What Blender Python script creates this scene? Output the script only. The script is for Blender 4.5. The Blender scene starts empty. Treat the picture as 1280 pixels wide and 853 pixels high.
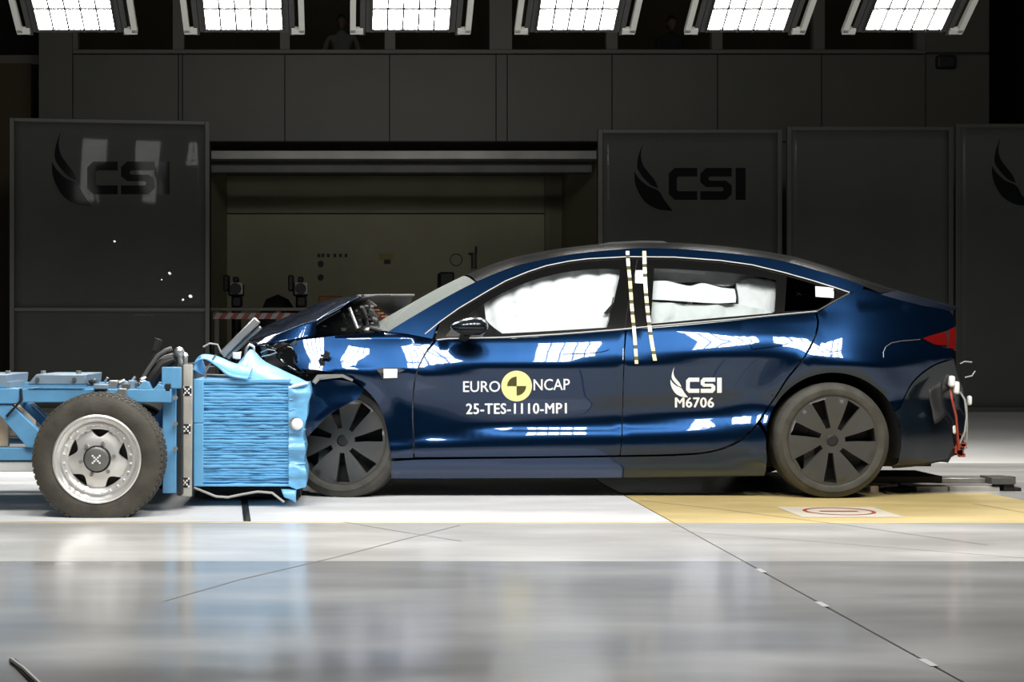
import bpy, math, random
from math import sin, cos, pi, sqrt, radians
from mathutils import Vector, Matrix, noise
from mathutils.geometry import delaunay_2d_cdt

random.seed(7)
SC = bpy.context.scene
COL = SC.collection

# ------------------------------------------------------------------ camera, world, exposure
CX, CY, F, D0, CZ = 430.0, 426.5, 1971.0, 9.0, 0.9      # principal point, focal length (px), distance and height of the camera
cam_d = bpy.data.cameras.new('camera')
cam = bpy.data.objects.new('camera', cam_d)
COL.objects.link(cam)
cam.location = (0, -D0, CZ)
cam.rotation_euler = (radians(90), 0, 0)
cam_d.sensor_width = 36
cam_d.lens = 36 * F / 1280
cam_d.shift_x = (640 - CX) / 1280
cam_d.clip_end = 200
SC.camera = cam

world = bpy.data.worlds.new('world')
SC.world = world
world.use_nodes = True
world.node_tree.nodes['Background'].inputs[0].default_value = (0.5, 0.55, 0.6, 1)
world.node_tree.nodes['Background'].inputs[1].default_value = 0.004
SC.view_settings.view_transform = 'Standard'
SC.view_settings.look = 'None'
SC.view_settings.gamma = 1
SC.view_settings.exposure = 0.0
SC.cycles.use_denoising = True
SC.cycles.max_bounces = 8
SC.cycles.transparent_max_bounces = 12

LAMP_STRENGTH = 44.0           # radiance of a floodlight cell

# ------------------------------------------------------------------ materials
def mat(name, col, rough=0.5, metal=0.0, coat=0.0, spec=0.5, noise_amt=0.0, noise_scale=8.0, bump=0.0, bump_scale=40.0,
        coat_rough=0.03, rough_var=0.0, stretch=None):
    m = bpy.data.materials.new(name)
    m.use_nodes = True
    nt = m.node_tree
    b = nt.nodes['Principled BSDF']
    b.inputs['Base Color'].default_value = (*col, 1)
    b.inputs['Roughness'].default_value = rough
    b.inputs['Metallic'].default_value = metal
    b.inputs['Specular IOR Level'].default_value = spec
    b.inputs['Coat Weight'].default_value = coat
    b.inputs['Coat Roughness'].default_value = coat_rough
    if noise_amt or bump or rough_var:
        tc = nt.nodes.new('ShaderNodeTexCoord')
        mp = nt.nodes.new('ShaderNodeMapping')
        nt.links.new(tc.outputs['Object'], mp.inputs['Vector'])
        if stretch:
            mp.inputs['Scale'].default_value = stretch
        n = nt.nodes.new('ShaderNodeTexNoise')
        n.inputs['Scale'].default_value = noise_scale
        n.inputs['Detail'].default_value = 6
        nt.links.new(mp.outputs[0], n.inputs['Vector'])
        if noise_amt:
            r = nt.nodes.new('ShaderNodeMapRange')
            r.inputs[1].default_value = 0.3
            r.inputs[2].default_value = 0.7
            r.inputs[3].default_value = 1 - noise_amt
            r.inputs[4].default_value = 1 + noise_amt
            nt.links.new(n.outputs['Fac'], r.inputs[0])
            mx = nt.nodes.new('ShaderNodeVectorMath')
            mx.operation = 'SCALE'
            mx.inputs[0].default_value = col
            nt.links.new(r.outputs[0], mx.inputs['Scale'])
            nt.links.new(mx.outputs[0], b.inputs['Base Color'])
        if rough_var:
            r2 = nt.nodes.new('ShaderNodeMapRange')
            r2.inputs[1].default_value = 0.3
            r2.inputs[2].default_value = 0.7
            r2.inputs[3].default_value = max(0.02, rough - rough_var)
            r2.inputs[4].default_value = rough + rough_var
            nt.links.new(n.outputs['Fac'], r2.inputs[0])
            nt.links.new(r2.outputs[0], b.inputs['Roughness'])
        if bump:
            n2 = nt.nodes.new('ShaderNodeTexNoise')
            n2.inputs['Scale'].default_value = bump_scale
            n2.inputs['Detail'].default_value = 3
            nt.links.new(mp.outputs[0], n2.inputs['Vector'])
            bp = nt.nodes.new('ShaderNodeBump')
            bp.inputs['Strength'].default_value = bump
            bp.inputs['Distance'].default_value = 0.01
            nt.links.new(n2.outputs['Fac'], bp.inputs['Height'])
            nt.links.new(bp.outputs[0], b.inputs['Normal'])
    return m

def emit(name, col, s):
    m = bpy.data.materials.new(name)
    m.use_nodes = True
    nt = m.node_tree
    nt.nodes.remove(nt.nodes['Principled BSDF'])
    e = nt.nodes.new('ShaderNodeEmission')
    e.inputs[0].default_value = (*col, 1)
    e.inputs[1].default_value = s
    nt.links.new(e.outputs[0], nt.nodes['Material Output'].inputs[0])
    return m

def glass(name, tint, ior=1.5, rough=0.0):
    m = bpy.data.materials.new(name)
    m.use_nodes = True
    nt = m.node_tree
    nt.nodes.remove(nt.nodes['Principled BSDF'])
    t = nt.nodes.new('ShaderNodeBsdfTransparent')
    t.inputs[0].default_value = (*tint, 1)
    g = nt.nodes.new('ShaderNodeBsdfGlossy')
    g.inputs['Roughness'].default_value = rough
    fr = nt.nodes.new('ShaderNodeFresnel')
    fr.inputs[0].default_value = ior
    mx = nt.nodes.new('ShaderNodeMixShader')
    nt.links.new(fr.outputs[0], mx.inputs[0])
    nt.links.new(t.outputs[0], mx.inputs[1])
    nt.links.new(g.outputs[0], mx.inputs[2])
    nt.links.new(mx.outputs[0], nt.nodes['Material Output'].inputs[0])
    return m

M = {}
M['paint'] = mat('blue_metallic_paint', (0.0035, 0.0235, 0.074), 0.29, 0.9, coat=1.0, coat_rough=0.02)
M['trim'] = mat('satin_grey_trim', (0.22, 0.22, 0.215), 0.42, 0.7)
M['blacktrim'] = mat('black_gloss_trim', (0.006, 0.006, 0.006), 0.12, 0, coat=0.4)
M['bumper'] = mat('shaded_bumper_skin', (0.005, 0.010, 0.016), 0.25, 0.2, coat=0.6)  # near-black: the shade at the unlit tail is put into the bumper's colour
M['blackplastic'] = mat('black_plastic', (0.012, 0.012, 0.012), 0.6, 0, noise_amt=0.3, noise_scale=20)
M['void'] = mat('dark_underbody', (0.006, 0.006, 0.006), 0.8)
M['rubber'] = mat('tyre_rubber', (0.052, 0.049, 0.040), 0.75, 0, noise_amt=0.3, noise_scale=14, bump=0.15, bump_scale=120)
M['rubber2'] = mat('trolley_tyre_rubber', (0.060, 0.054, 0.042), 0.7, 0, noise_amt=0.35, noise_scale=10, bump=0.2, bump_scale=90)
M['cover'] = mat('wheel_cover_grey', (0.054, 0.053, 0.050), 0.38, 0, noise_amt=0.1, noise_scale=5)
M['rimsilver'] = mat('polished_alloy', (0.78, 0.77, 0.75), 0.30, 0.62, noise_amt=0.08, noise_scale=12)
M['hubgrey'] = mat('hub_cap_grey', (0.20, 0.20, 0.19), 0.4, 0.5)
M['steel'] = mat('bare_steel', (0.46, 0.46, 0.45), 0.38, 0.8, noise_amt=0.12, noise_scale=9)
M['postgrey'] = mat('painted_grey_post', (0.42, 0.40, 0.36), 0.55, 0.0, noise_amt=0.15, noise_scale=14)
M['trolleyblue'] = mat('trolley_blue_paint', (0.115, 0.32, 0.55), 0.42, 0, noise_amt=0.14, noise_scale=6, coat=0.15)
M['deckblue'] = mat('pale_blue_plate', (0.25, 0.335, 0.42), 0.35, 0.25, noise_amt=0.15, noise_scale=7)
M['honey'] = mat('barrier_blue_cladding', (0.155, 0.45, 0.75), 0.45, 0, noise_amt=0.12, noise_scale=9, coat=0.1, stretch=(1, 1, 5))
M['sheet'] = mat('barrier_blue_sheet', (0.155, 0.44, 0.73), 0.38, 0, noise_amt=0.08, noise_scale=6, coat=0.15)
M['white'] = mat('white_print', (0.88, 0.88, 0.88), 0.6)
M['yellow'] = mat('yellow_disc', (0.90, 0.82, 0.34), 0.6)
M['darkprint'] = mat('dark_disc_print', (0.06, 0.055, 0.01), 0.6)
M['tapeyellow'] = mat('pale_yellow_tape', (0.86, 0.78, 0.40), 0.6)
M['airbag'] = mat('white_airbag_cloth', (0.64, 0.64, 0.66), 0.8, bump=0.15, bump_scale=14)
M['lining'] = mat('pale_interior_lining', (0.62, 0.63, 0.62), 0.8, noise_amt=0.1, noise_scale=4)
M['seat'] = mat('pale_seat_upholstery', (0.55, 0.57, 0.57), 0.6, noise_amt=0.08, noise_scale=6)
M['glass'] = glass('side_window_glass', (0.93, 0.96, 0.95))
M['screen'] = glass('windscreen_glass', (0.80, 0.86, 0.84), 1.55)
def haze(m, col, f):
    nt = m.node_tree
    out = nt.nodes['Material Output']
    old = out.inputs[0].links[0].from_socket
    d = nt.nodes.new('ShaderNodeBsdfDiffuse'); d.inputs[0].default_value = (*col, 1)
    mx = nt.nodes.new('ShaderNodeMixShader'); mx.inputs[0].default_value = f
    nt.links.new(old, mx.inputs[1]); nt.links.new(d.outputs[0], mx.inputs[2]); nt.links.new(mx.outputs[0], out.inputs[0])
haze(M['screen'], (0.55, 0.60, 0.56), 0.32)     # pale grey-green diffuse share mixed into the screen glass
M['roofglass'] = mat('dark_roof_glass', (0.014, 0.014, 0.014), 0.16, 0, coat=0.5, spec=0.8)
M['red'] = mat('red_lamp_plastic', (0.13, 0.004, 0.004), 0.15, 0, coat=0.6)
M['wire_red'] = mat('red_wire', (0.35, 0.05, 0.03), 0.5)
M['wire_grey'] = mat('grey_wire', (0.35, 0.35, 0.33), 0.5)
M['black'] = mat('matt_black', (0.008, 0.008, 0.008), 0.6)
M['lampbody'] = mat('lamp_housing_grey', (0.10, 0.10, 0.09), 0.5, 0.2)
M['lamparm'] = mat('lamp_arm_pale', (0.36, 0.36, 0.33), 0.5)
M['cell'] = emit('lamp_cell_light', (1.0, 0.985, 0.95), LAMP_STRENGTH)
M['partition'] = mat('partition_laminate', (0.075, 0.077, 0.070), 0.03, 0, spec=0.020, noise_amt=0.05, noise_scale=2, bump=0.02, bump_scale=1.0)
M['partframe'] = mat('partition_frame', (0.065, 0.065, 0.055), 0.5, 0.1)
M['logo'] = mat('dark_logo_vinyl', (0.010, 0.011, 0.012), 0.06, spec=0.012)
M['wallpanel'] = mat('wall_panel_grey', (0.074, 0.072, 0.058), 0.5, 0, noise_amt=0.06, noise_scale=1.5)
M['wallbase'] = mat('wall_joint_dark', (0.02, 0.02, 0.018), 0.8)
M['walltrim'] = mat('wall_trim', (0.095, 0.09, 0.072), 0.5)
M['darkroom'] = mat('dark_brown_room', (0.050, 0.038, 0.016), 0.8)
M['hallwall'] = mat('hall_wall_dark', (0.02, 0.02, 0.02), 0.8)
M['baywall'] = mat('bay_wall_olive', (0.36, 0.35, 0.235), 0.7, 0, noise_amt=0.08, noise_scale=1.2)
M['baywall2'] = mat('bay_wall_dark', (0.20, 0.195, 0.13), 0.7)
M['orange'] = mat('orange_box', (0.30, 0.11, 0.02), 0.6)
M['tan'] = mat('tan_board', (0.66, 0.49, 0.34), 0.6, noise_amt=0.15, noise_scale=8)
M['hazred'] = mat('hazard_red', (0.30, 0.07, 0.05), 0.6)
M['hazwhite'] = mat('hazard_white', (0.42, 0.38, 0.36), 0.6)
M['clothdark'] = mat('dark_clothing', (0.02, 0.02, 0.022), 0.9)
M['clothpale'] = mat('pale_shirt', (0.16, 0.16, 0.145), 0.9)
M['skin'] = mat('skin', (0.16, 0.09, 0.06), 0.6)
M['hair'] = mat('dark_hair', (0.012, 0.009, 0.007), 0.7)

def floor_mat(name, col, rough, amt, scale, stretch, rv, coat=0.0):
    return mat(name, col, rough, 0, noise_amt=amt, noise_scale=scale, rough_var=rv, stretch=stretch, bump=0.02, bump_scale=6, coat=coat, coat_rough=0.12)
M['slab_polished'] = floor_mat('polished_concrete', (0.31, 0.31, 0.305), 0.17, 0.16, 1.6, (0.45, 1.6, 1), 0.06)
M['slab_mid'] = floor_mat('pale_concrete', (0.52, 0.51, 0.49), 0.20, 0.09, 2.0, (0.5, 1.5, 1), 0.06)
M['slab_white'] = floor_mat('white_lane_paint', (0.74, 0.74, 0.74), 0.40, 0.05, 3.0, (0.5, 1.5, 1), 0.06)
M['slab_yellow'] = floor_mat('yellow_lane_paint', (0.57, 0.44, 0.19), 0.45, 0.12, 3.0, (0.6, 2, 1), 0.05)
M['slab_edge'] = floor_mat('yellowish_lane_edge', (0.55, 0.48, 0.32), 0.45, 0.2, 8.0, (0.6, 2, 1), 0.05)
M['slab_back'] = floor_mat('rear_concrete', (0.66, 0.655, 0.63), 0.5, 0.08, 1.0, (1, 1, 1), 0.05)

# ------------------------------------------------------------------ mesh helpers
WL = {}

def P(px, py, Y):
    d = D0 + Y
    return Vector(((px - CX) * d / F, Y, CZ - (py - CY) * d / F))

def PX(px, Y):
    return (px - CX) * (D0 + Y) / F

def PZ(py, Y):
    return CZ - (py - CY) * (D0 + Y) / F

class MB:
    def __init__(self):
        self.v, self.f, self.mi, self.n = [], [], [], None

    def add(self, vs, fs, mi=0):
        o = len(self.v)
        self.v += [Vector(p) for p in vs]
        self.f += [tuple(i + o for i in f) for f in fs]
        self.mi += [mi] * len(fs)
        return self

    def box(self, a, b, mi=0):
        x0, x1 = sorted((a[0], b[0])); y0, y1 = sorted((a[1], b[1])); z0, z1 = sorted((a[2], b[2]))
        vs = [(x0, y0, z0), (x1, y0, z0), (x1, y1, z0), (x0, y1, z0), (x0, y0, z1), (x1, y0, z1), (x1, y1, z1), (x0, y1, z1)]
        return self.add(vs, [(0, 3, 2, 1), (4, 5, 6, 7), (0, 1, 5, 4), (1, 2, 6, 5), (2, 3, 7, 6), (3, 0, 4, 7)], mi)

    def pbox(self, x0, y0, x1, y1, Y0, Y1, mi=0):
        """box whose near face covers the pixel rectangle at depth Y0 and which runs back to Y1"""
        return self.box((PX(x0, Y0), Y0, PZ(y0, Y0)), (PX(x1, Y0), Y1, PZ(y1, Y0)), mi)

    def prism(self, poly, y0, y1, mi=0):
        """(x, z) polygon between two depths"""
        n = len(poly)
        ar = sum(poly[i][0] * poly[(i + 1) % n][1] - poly[(i + 1) % n][0] * poly[i][1] for i in range(n))
        if ar < 0:
            poly = poly[::-1]
        vs = [(x, y0, z) for x, z in poly] + [(x, y1, z) for x, z in poly]
        fs = [tuple(range(n)), tuple(range(2 * n - 1, n - 1, -1))]
        fs += [(i, i + n, (i + 1) % n + n, (i + 1) % n) for i in range(n)]
        return self.add(vs, fs, mi)

    def pprism(self, pts, Y0, Y1, mi=0):
        return self.prism([(PX(x, Y0), PZ(y, Y0)) for x, y in pts], Y0, Y1, mi)

    def tube(self, pts, r, n=8, mi=0, caps=True):
        pts = [Vector(p) for p in pts]
        rs = r if isinstance(r, (list, tuple)) else [r] * len(pts)
        o = len(self.v)
        up = None
        for i, p in enumerate(pts):
            t = (pts[min(i + 1, len(pts) - 1)] - pts[max(i - 1, 0)]).normalized()
            if up is None:
                up = Vector((0, 0, 1)) if abs(t.z) < 0.9 else Vector((1, 0, 0))
            a = t.cross(up).normalized()
            up = a.cross(t).normalized()
            for k in range(n):
                an = 2 * pi * k / n
                self.v.append(p + rs[i] * (cos(an) * a + sin(an) * up))
        for i in range(len(pts) - 1):
            for k in range(n):
                q = (k + 1) % n
                self.f.append((o + i * n + k, o + i * n + q, o + (i + 1) * n + q, o + (i + 1) * n + k)); self.mi.append(mi)
        if caps:
            self.f.append(tuple(o + k for k in reversed(range(n)))); self.mi.append(mi)
            e = o + (len(pts) - 1) * n
            self.f.append(tuple(e + k for k in range(n))); self.mi.append(mi)
        return self

    def cyl(self, a, b, r, n=16, mi=0):
        return self.tube([a, b], r, n, mi)

    def bar(self, a, b, w, h, mi=0):
        """rectangular bar between two points; w across (horizontal), h the other way"""
        a, b = Vector(a), Vector(b)
        t = (b - a).normalized()
        s = t.cross(Vector((0, 1, 0)))
        s = s.normalized() if s.length > 1e-4 else Vector((1, 0, 0))
        d = t.cross(s).normalized()
        vs = [p + sx * s * h / 2 + sy * d * w / 2 for p in (a, b) for sx, sy in ((-1, -1), (1, -1), (1, 1), (-1, 1))]
        return self.add(vs, [(3, 2, 1, 0), (4, 5, 6, 7), (0, 1, 5, 4), (1, 2, 6, 5), (2, 3, 7, 6), (3, 0, 4, 7)], mi)

    def lathe(self, prof, n=48, mi=0, closed=False):
        """profile [(r, y)] turned about the Y axis"""
        o = len(self.v)
        k = len(prof)
        for i in range(n):
            a = 2 * pi * i / n
            self.v += [Vector((r * cos(a), y, r * sin(a))) for r, y in prof]
        for i in range(n):
            j = (i + 1) % n
            for q in range(k if closed else k - 1):
                w = (q + 1) % k
                self.f.append((o + i * k + q, o + j * k + q, o + j * k + w, o + i * k + w)); self.mi.append(mi)
        return self

    def ball(self, c, r, n=12, mi=0):
        c = Vector(c)
        if not isinstance(r, (list, tuple)):
            r = (r, r, r)
        o = len(self.v)
        m = n // 2
        for i in range(m + 1):
            ph = pi * i / m
            for k in range(n):
                a = 2 * pi * k / n
                self.v.append(c + Vector((r[0] * sin(ph) * cos(a), r[1] * sin(ph) * sin(a), r[2] * cos(ph))))
        for i in range(m):
            for k in range(n):
                q = (k + 1) % n
                self.f.append((o + i * n + k, o + (i + 1) * n + k, o + (i + 1) * n + q, o + i * n + q)); self.mi.append(mi)
        return self

    def grid(self, rows, mi=0, flip=False):
        o = len(self.v)
        m = len(rows[0])
        for r in rows:
            self.v += [Vector(p) for p in r]
        for i in range(len(rows) - 1):
            for k in range(m - 1):
                q = (o + i * m + k, o + i * m + k + 1, o + (i + 1) * m + k + 1, o + (i + 1) * m + k)
                self.f.append(q[::-1] if flip else q); self.mi.append(mi)
        return self

    def xf(self, mx):
        self.v = [mx @ p for p in self.v]
        if self.n:
            r = mx.to_3x3()
            self.n = [(r @ q).normalized() for q in self.n]
        return self

    def mirror(self, yc):
        """mirrored about the plane y = yc"""
        m = MB()
        m.v = [Vector((p.x, 2 * yc - p.y, p.z)) for p in self.v]
        m.f = [f[::-1] for f in self.f]
        m.mi = list(self.mi)
        if self.n:
            m.n = [Vector((q.x, -q.y, q.z)) for q in self.n]
        return m

def obj(name, mb, m, parent=None, angle=35, bevel=0, solid=0, smooth=True, **props):
    if parent is not None:
        off = WL[parent]
    else:
        xs = [p.x for p in mb.v]; ys = [p.y for p in mb.v]; zs = [p.z for p in mb.v]
        off = Vector(((min(xs) + max(xs)) / 2, (min(ys) + max(ys)) / 2, min(zs)))
    name = name[4:] if name.startswith('far_') else name
    me = bpy.data.meshes.new(name)
    me.from_pydata([tuple(p - off) for p in mb.v], [], mb.f)
    ms = m if isinstance(m, (list, tuple)) else [m]
    for q in ms:
        me.materials.append(M[q])
    if len(ms) > 1:
        me.polygons.foreach_set('material_index', mb.mi)
    if smooth:
        me.shade_smooth()
        if mb.n:
            me.normals_split_custom_set_from_vertices([tuple(q) for q in mb.n])
        else:
            me.set_sharp_from_angle(angle=radians(angle))
    me.update()
    o = bpy.data.objects.new(name, me)
    COL.objects.link(o)
    if parent is not None:
        o.parent = parent
        WL[o] = off
    else:
        o.location = off
        WL[o] = off
    if bevel:
        b = o.modifiers.new('bevel', 'BEVEL'); b.width = bevel; b.segments = 2; b.limit_method = 'ANGLE'
    if solid:
        s = o.modifiers.new('thickness', 'SOLIDIFY'); s.thickness = solid; s.offset = 0
    for k, v in props.items():
        o[k] = v
    return o

def thing(name, label, cat, loc, group=None):
    o = bpy.data.objects.new(name, None)
    o.empty_display_size = 0.1
    COL.objects.link(o)
    o.location = loc
    WL[o] = Vector(loc)
    o['label'] = label
    o['category'] = cat
    if group:
        o['group'] = group
    return o

def piece(o, name, loc, parent):
    """another object on the same mesh data, shifted"""
    c = bpy.data.objects.new(name, o.data)
    COL.objects.link(c)
    c.parent = parent
    c.location = loc
    WL[c] = WL[parent] + Vector(loc)
    return c

def lerp_tab(tab, x):
    if x <= tab[0][0]:
        return tab[0][1]
    for (a, b), (c, d) in zip(tab, tab[1:]):
        if x <= c:
            return b + (d - b) * (x - a) / (c - a)
    return tab[-1][1]

def curve_tab(tab, x):
    """smooth (Catmull-Rom) table look-up"""
    n = len(tab)
    if x <= tab[0][0]:
        return tab[0][1]
    if x >= tab[-1][0]:
        return tab[-1][1]
    for i in range(n - 1):
        if x <= tab[i + 1][0]:
            break
    def slope(k):
        if k == 0 or k == n - 1:
            a, b = (0, 1) if k == 0 else (n - 2, n - 1)
        else:
            a, b = k - 1, k + 1
        return (tab[b][1] - tab[a][1]) / (tab[b][0] - tab[a][0])
    h = tab[i + 1][0] - tab[i][0]
    t = (x - tab[i][0]) / h
    m0, m1 = slope(i) * h, slope(i + 1) * h
    p0, p1 = tab[i][1], tab[i + 1][1]
    return (2 * t**3 - 3 * t**2 + 1) * p0 + (t**3 - 2 * t**2 + t) * m0 + (-2 * t**3 + 3 * t**2) * p1 + (t**3 - t**2) * m1

def round_poly(pts, step, corner=42):
    """closed outline resampled at about `step`, smooth through gentle vertices, sharp at corners"""
    n = len(pts)
    V = [Vector(p) for p in pts]
    tan = []
    for i in range(n):
        a, b = V[i] - V[i - 1], V[(i + 1) % n] - V[i]
        ang = abs(a.angle_signed(b, 0)) if a.length > 1e-9 and b.length > 1e-9 else 0
        if math.degrees(ang) > corner:
            tan.append(None)
        else:
            tan.append((V[(i + 1) % n] - V[i - 1]).normalized())
    out = []
    for i in range(n):
        p, q = V[i], V[(i + 1) % n]
        L = (q - p).length
        k = max(1, int(math.ceil(L / step)))
        m0 = (tan[i] if tan[i] is not None else (q - p).normalized()) * L
        m1 = (tan[(i + 1) % n] if tan[(i + 1) % n] is not None else (q - p).normalized()) * L
        for j in range(k):
            t = j / k
            out.append((2 * t**3 - 3 * t**2 + 1) * p + (t**3 - 2 * t**2 + t) * m0 + (-2 * t**3 + 3 * t**2) * q + (t**3 - t**2) * m1)
    return out

def inside(p, poly):
    c = False
    x, y = p
    n = len(poly)
    j = n - 1
    for i in range(n):
        xi, yi = poly[i]
        xj, yj = poly[j]
        if (yi > y) != (yj > y) and x < (xj - xi) * (y - yi) / (yj - yi) + xi:
            c = not c
        j = i
    return c

def seg_d2(p, a, b):
    ab = b - a
    t = max(0, min(1, (p - a).dot(ab) / max(ab.dot(ab), 1e-12)))
    return (p - a - t * ab).length_squared

def fill2d(outer, holes, h):
    """triangles over a 2-D outline with holes; returns points, triangles and the boundary loops"""
    loops = [outer] + holes
    pts, edges, lid = [], [], []
    for lp in loops:
        o = len(pts)
        pts += [Vector(p) for p in lp]
        edges += [(o + i, o + (i + 1) % len(lp)) for i in range(len(lp))]
    nb = len(pts)
    tl = [[tuple(p) for p in lp] for lp in loops]
    if h:
        x0 = min(p.x for p in pts); x1 = max(p.x for p in pts)
        y0 = min(p.y for p in pts); y1 = max(p.y for p in pts)
        segs = [(pts[a], pts[b]) for a, b in edges]
        lim = (0.45 * h) ** 2
        nx, ny = int((x1 - x0) / h) + 1, int((y1 - y0) / h) + 1
        for i in range(nx + 1):
            for j in range(ny + 1):
                p = Vector((x0 + (i + 0.5 * (j % 2)) * h, y0 + j * h))
                if not inside(p, tl[0]) or any(inside(p, q) for q in tl[1:]):
                    continue
                if any(abs(a.x - p.x) < 2 * h + (b - a).length and seg_d2(p, a, b) < lim for a, b in segs):
                    continue
                pts.append(p)
    r = delaunay_2d_cdt(pts, edges, [], 0, 1e-7)
    V, T = r[0], []
    for f in r[2]:
        c = sum((V[i] for i in f), Vector((0, 0))) / len(f)
        if inside(c, tl[0]) and not any(inside(c, q) for q in tl[1:]):
            a, b, d = V[f[0]], V[f[1]], V[f[2]]
            if (b - a).cross(d - a) < 0:
                f = f[::-1]
            T.append(tuple(f))
    # boundary edges of the triangle set
    cnt = {}
    for f in T:
        for i in range(len(f)):
            e = (f[i], f[(i + 1) % len(f)])
            cnt[e] = 1
    be = [e for e in cnt if (e[1], e[0]) not in cnt]
    return V, T, be

def sheet(pts2d, surf, h=0.05, holes=(), thick=0.018, normal=None, corner=42, step=None, rim=True, nd=0.012):
    """panel: outline in (x, z), depth from surf(x, z), folded-in edge of the given thickness, normals of the surface"""
    step = step or h * 0.7
    outer = round_poly(pts2d, step, corner)
    hs = [round_poly(q, step, corner) for q in holes]
    V, T, be = fill2d(outer, hs, h)
    mb = MB()
    mb.n = []
    for p in V:
        x, z = p
        mb.v.append(Vector((x, surf(x, z), z)))
        gx = (surf(x + nd, z) - surf(x - nd, z)) / (2 * nd)
        gz = (surf(x, z + nd) - surf(x, z - nd)) / (2 * nd)
        mb.n.append(Vector((gx, -1, gz)).normalized())
    for f in T:
        mb.f.append(f); mb.mi.append(0)
    if rim and thick:
        o = {}
        for a, b in be:
            e = (V[b] - V[a]).normalized()
            nn = Vector((e.y, 0, -e.x))
            k = len(mb.v)
            for i in (a, b):
                mb.v.append(mb.v[i].copy()); mb.n.append(nn)
                mb.v.append(mb.v[i] + Vector((0, thick, 0))); mb.n.append(nn)
            mb.f.append((k, k + 1, k + 3, k + 2)); mb.mi.append(0)
    return mb

def text_polys(s, bold=0.0, spacing=1.0):
    cu = bpy.data.curves.new('text_tmp', 'FONT')
    cu.body = s
    cu.size = 1
    cu.offset = bold
    cu.space_character = spacing
    cu.resolution_u = 3
    o = bpy.data.objects.new('text_tmp', cu)
    COL.objects.link(o)
    dg = bpy.context.evaluated_depsgraph_get()
    me = bpy.data.meshes.new_from_object(o.evaluated_get(dg))
    vs = [v.co.copy() for v in me.vertices]
    fs = [tuple(p.vertices) for p in me.polygons]
    bpy.data.objects.remove(o)
    bpy.data.curves.remove(cu)
    bpy.data.meshes.remove(me)
    return vs, fs

C_POLY = [(1, 1), (0.2, 1), (0, .82), (0, .18), (.2, 0), (1, 0), (1, .27), (.33, .27), (.28, .33), (.28, .67), (.33, .73), (1, .73)]
S_POLY = [(1, 1), (.18, 1), (0, .82), (0, .55), (.18, .40), (.70, .40), (.74, .36), (.74, .31), (.70, .27), (0, .27), (0, 0), (.82, 0), (1, .18),
          (1, .45), (.82, .60), (.30, .60), (.26, .64), (.26, .69), (.30, .73), (1, .73)]
I_POLY = [(0, 0), (1, 0), (1, 1), (0, 1)]
FEATHER = [[(152, 68), (146, 100), (152, 130), (170, 155), (188, 178), (197, 200), (175, 190), (150, 165), (135, 140), (137, 110), (145, 85)],
           [(127, 150), (140, 170), (165, 192), (198, 208), (215, 235), (240, 268), (195, 262), (160, 242), (138, 210), (128, 180)]]

def emblem_polys(feather, csi):
    """pixel polygons: the feather in one box, the three letters in the other (x0, y0, x1, y1)"""
    fx0, fy0, fx1, fy1 = feather
    fea = [[(fx0 + (x - 127) / 113 * (fx1 - fx0), fy0 + (y - 68) / 200 * (fy1 - fy0)) for x, y in pl] for pl in FEATHER]
    x0, y0, x1, y1 = csi
    W = x1 - x0
    let = []
    for pl, a, b in ((C_POLY, 0, .37), (S_POLY, .41, .82), (I_POLY, .87, 1.0)):
        let.append([(x0 + (a + u * (b - a)) * W, y1 + w * (y0 - y1)) for u, w in pl])
    return fea, let
# ------------------------------------------------------------------ the floor
def root_structure(name):
    o = bpy.data.objects.new(name, None)
    o.empty_display_size = 0.1
    COL.objects.link(o)
    WL[o] = Vector((0, 0, 0))
    o['kind'] = 'structure'
    return o

HX0, HX1, HY0, HY1 = -11.0, 13.0, -12.0, 24.0
mb = MB().box((HX0, HY0, -0.12), (HX1, HY1, -0.03))
floor = obj('floor', mb, 'wallbase', None, kind='structure')
JX, G = 1.632, 0.005      # the expansion joint that runs away from the camera
XP = (HX0, JX - G, JX + G, HX1)

def slab(x0, x1, y0, y1, m, poly=None):
    mb = MB()
    pts = poly or [(x0, y0), (x1, y0), (x1, y1), (x0, y1)]
    n = len(pts)
    mb.add([(x, y, -0.03) for x, y in pts] + [(x, y, 0) for x, y in pts],
           [tuple(range(n, 2 * n))] + [(i, (i + 1) % n, (i + 1) % n + n, i + n) for i in range(n)])
    return obj('slab', mb, m, floor, smooth=False)

YL0, YL1 = -1.135, 0.34      # near edge of the painted lane, far edge of the yellow
for x0, x1 in ((HX0, JX - G), (JX + G, HX1)):
    slab(x0, x1, HY0, -2.563, 'slab_polished')
    slab(x0, x1, -2.56, YL0 - 0.07, 'slab_mid')
slab(HX0, JX - G, YL0 - 0.07, YL0, 'slab_edge')
slab(HX0, JX - G, YL0, 2.6, 'slab_white')
slab(HX0, JX - G, 2.603, HY1, 'slab_back')
slab(JX + G, HX1, 2.603, HY1, 'slab_back')
yel = [(JX + G, YL0 - 0.07), (3.62, YL0 - 0.07), (3.86, -0.30), (3.80, YL1), (JX + G, YL1)]
slab(0, 0, 0, 0, 'slab_yellow', yel)
slab(0, 0, 0, 0, 'slab_mid', [(3.62, YL0 - 0.07), (HX1, YL0 - 0.07), (HX1, 2.6), (JX + G, 2.6), (JX + G, YL1), (3.80, YL1), (3.86, -0.30)])

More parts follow.
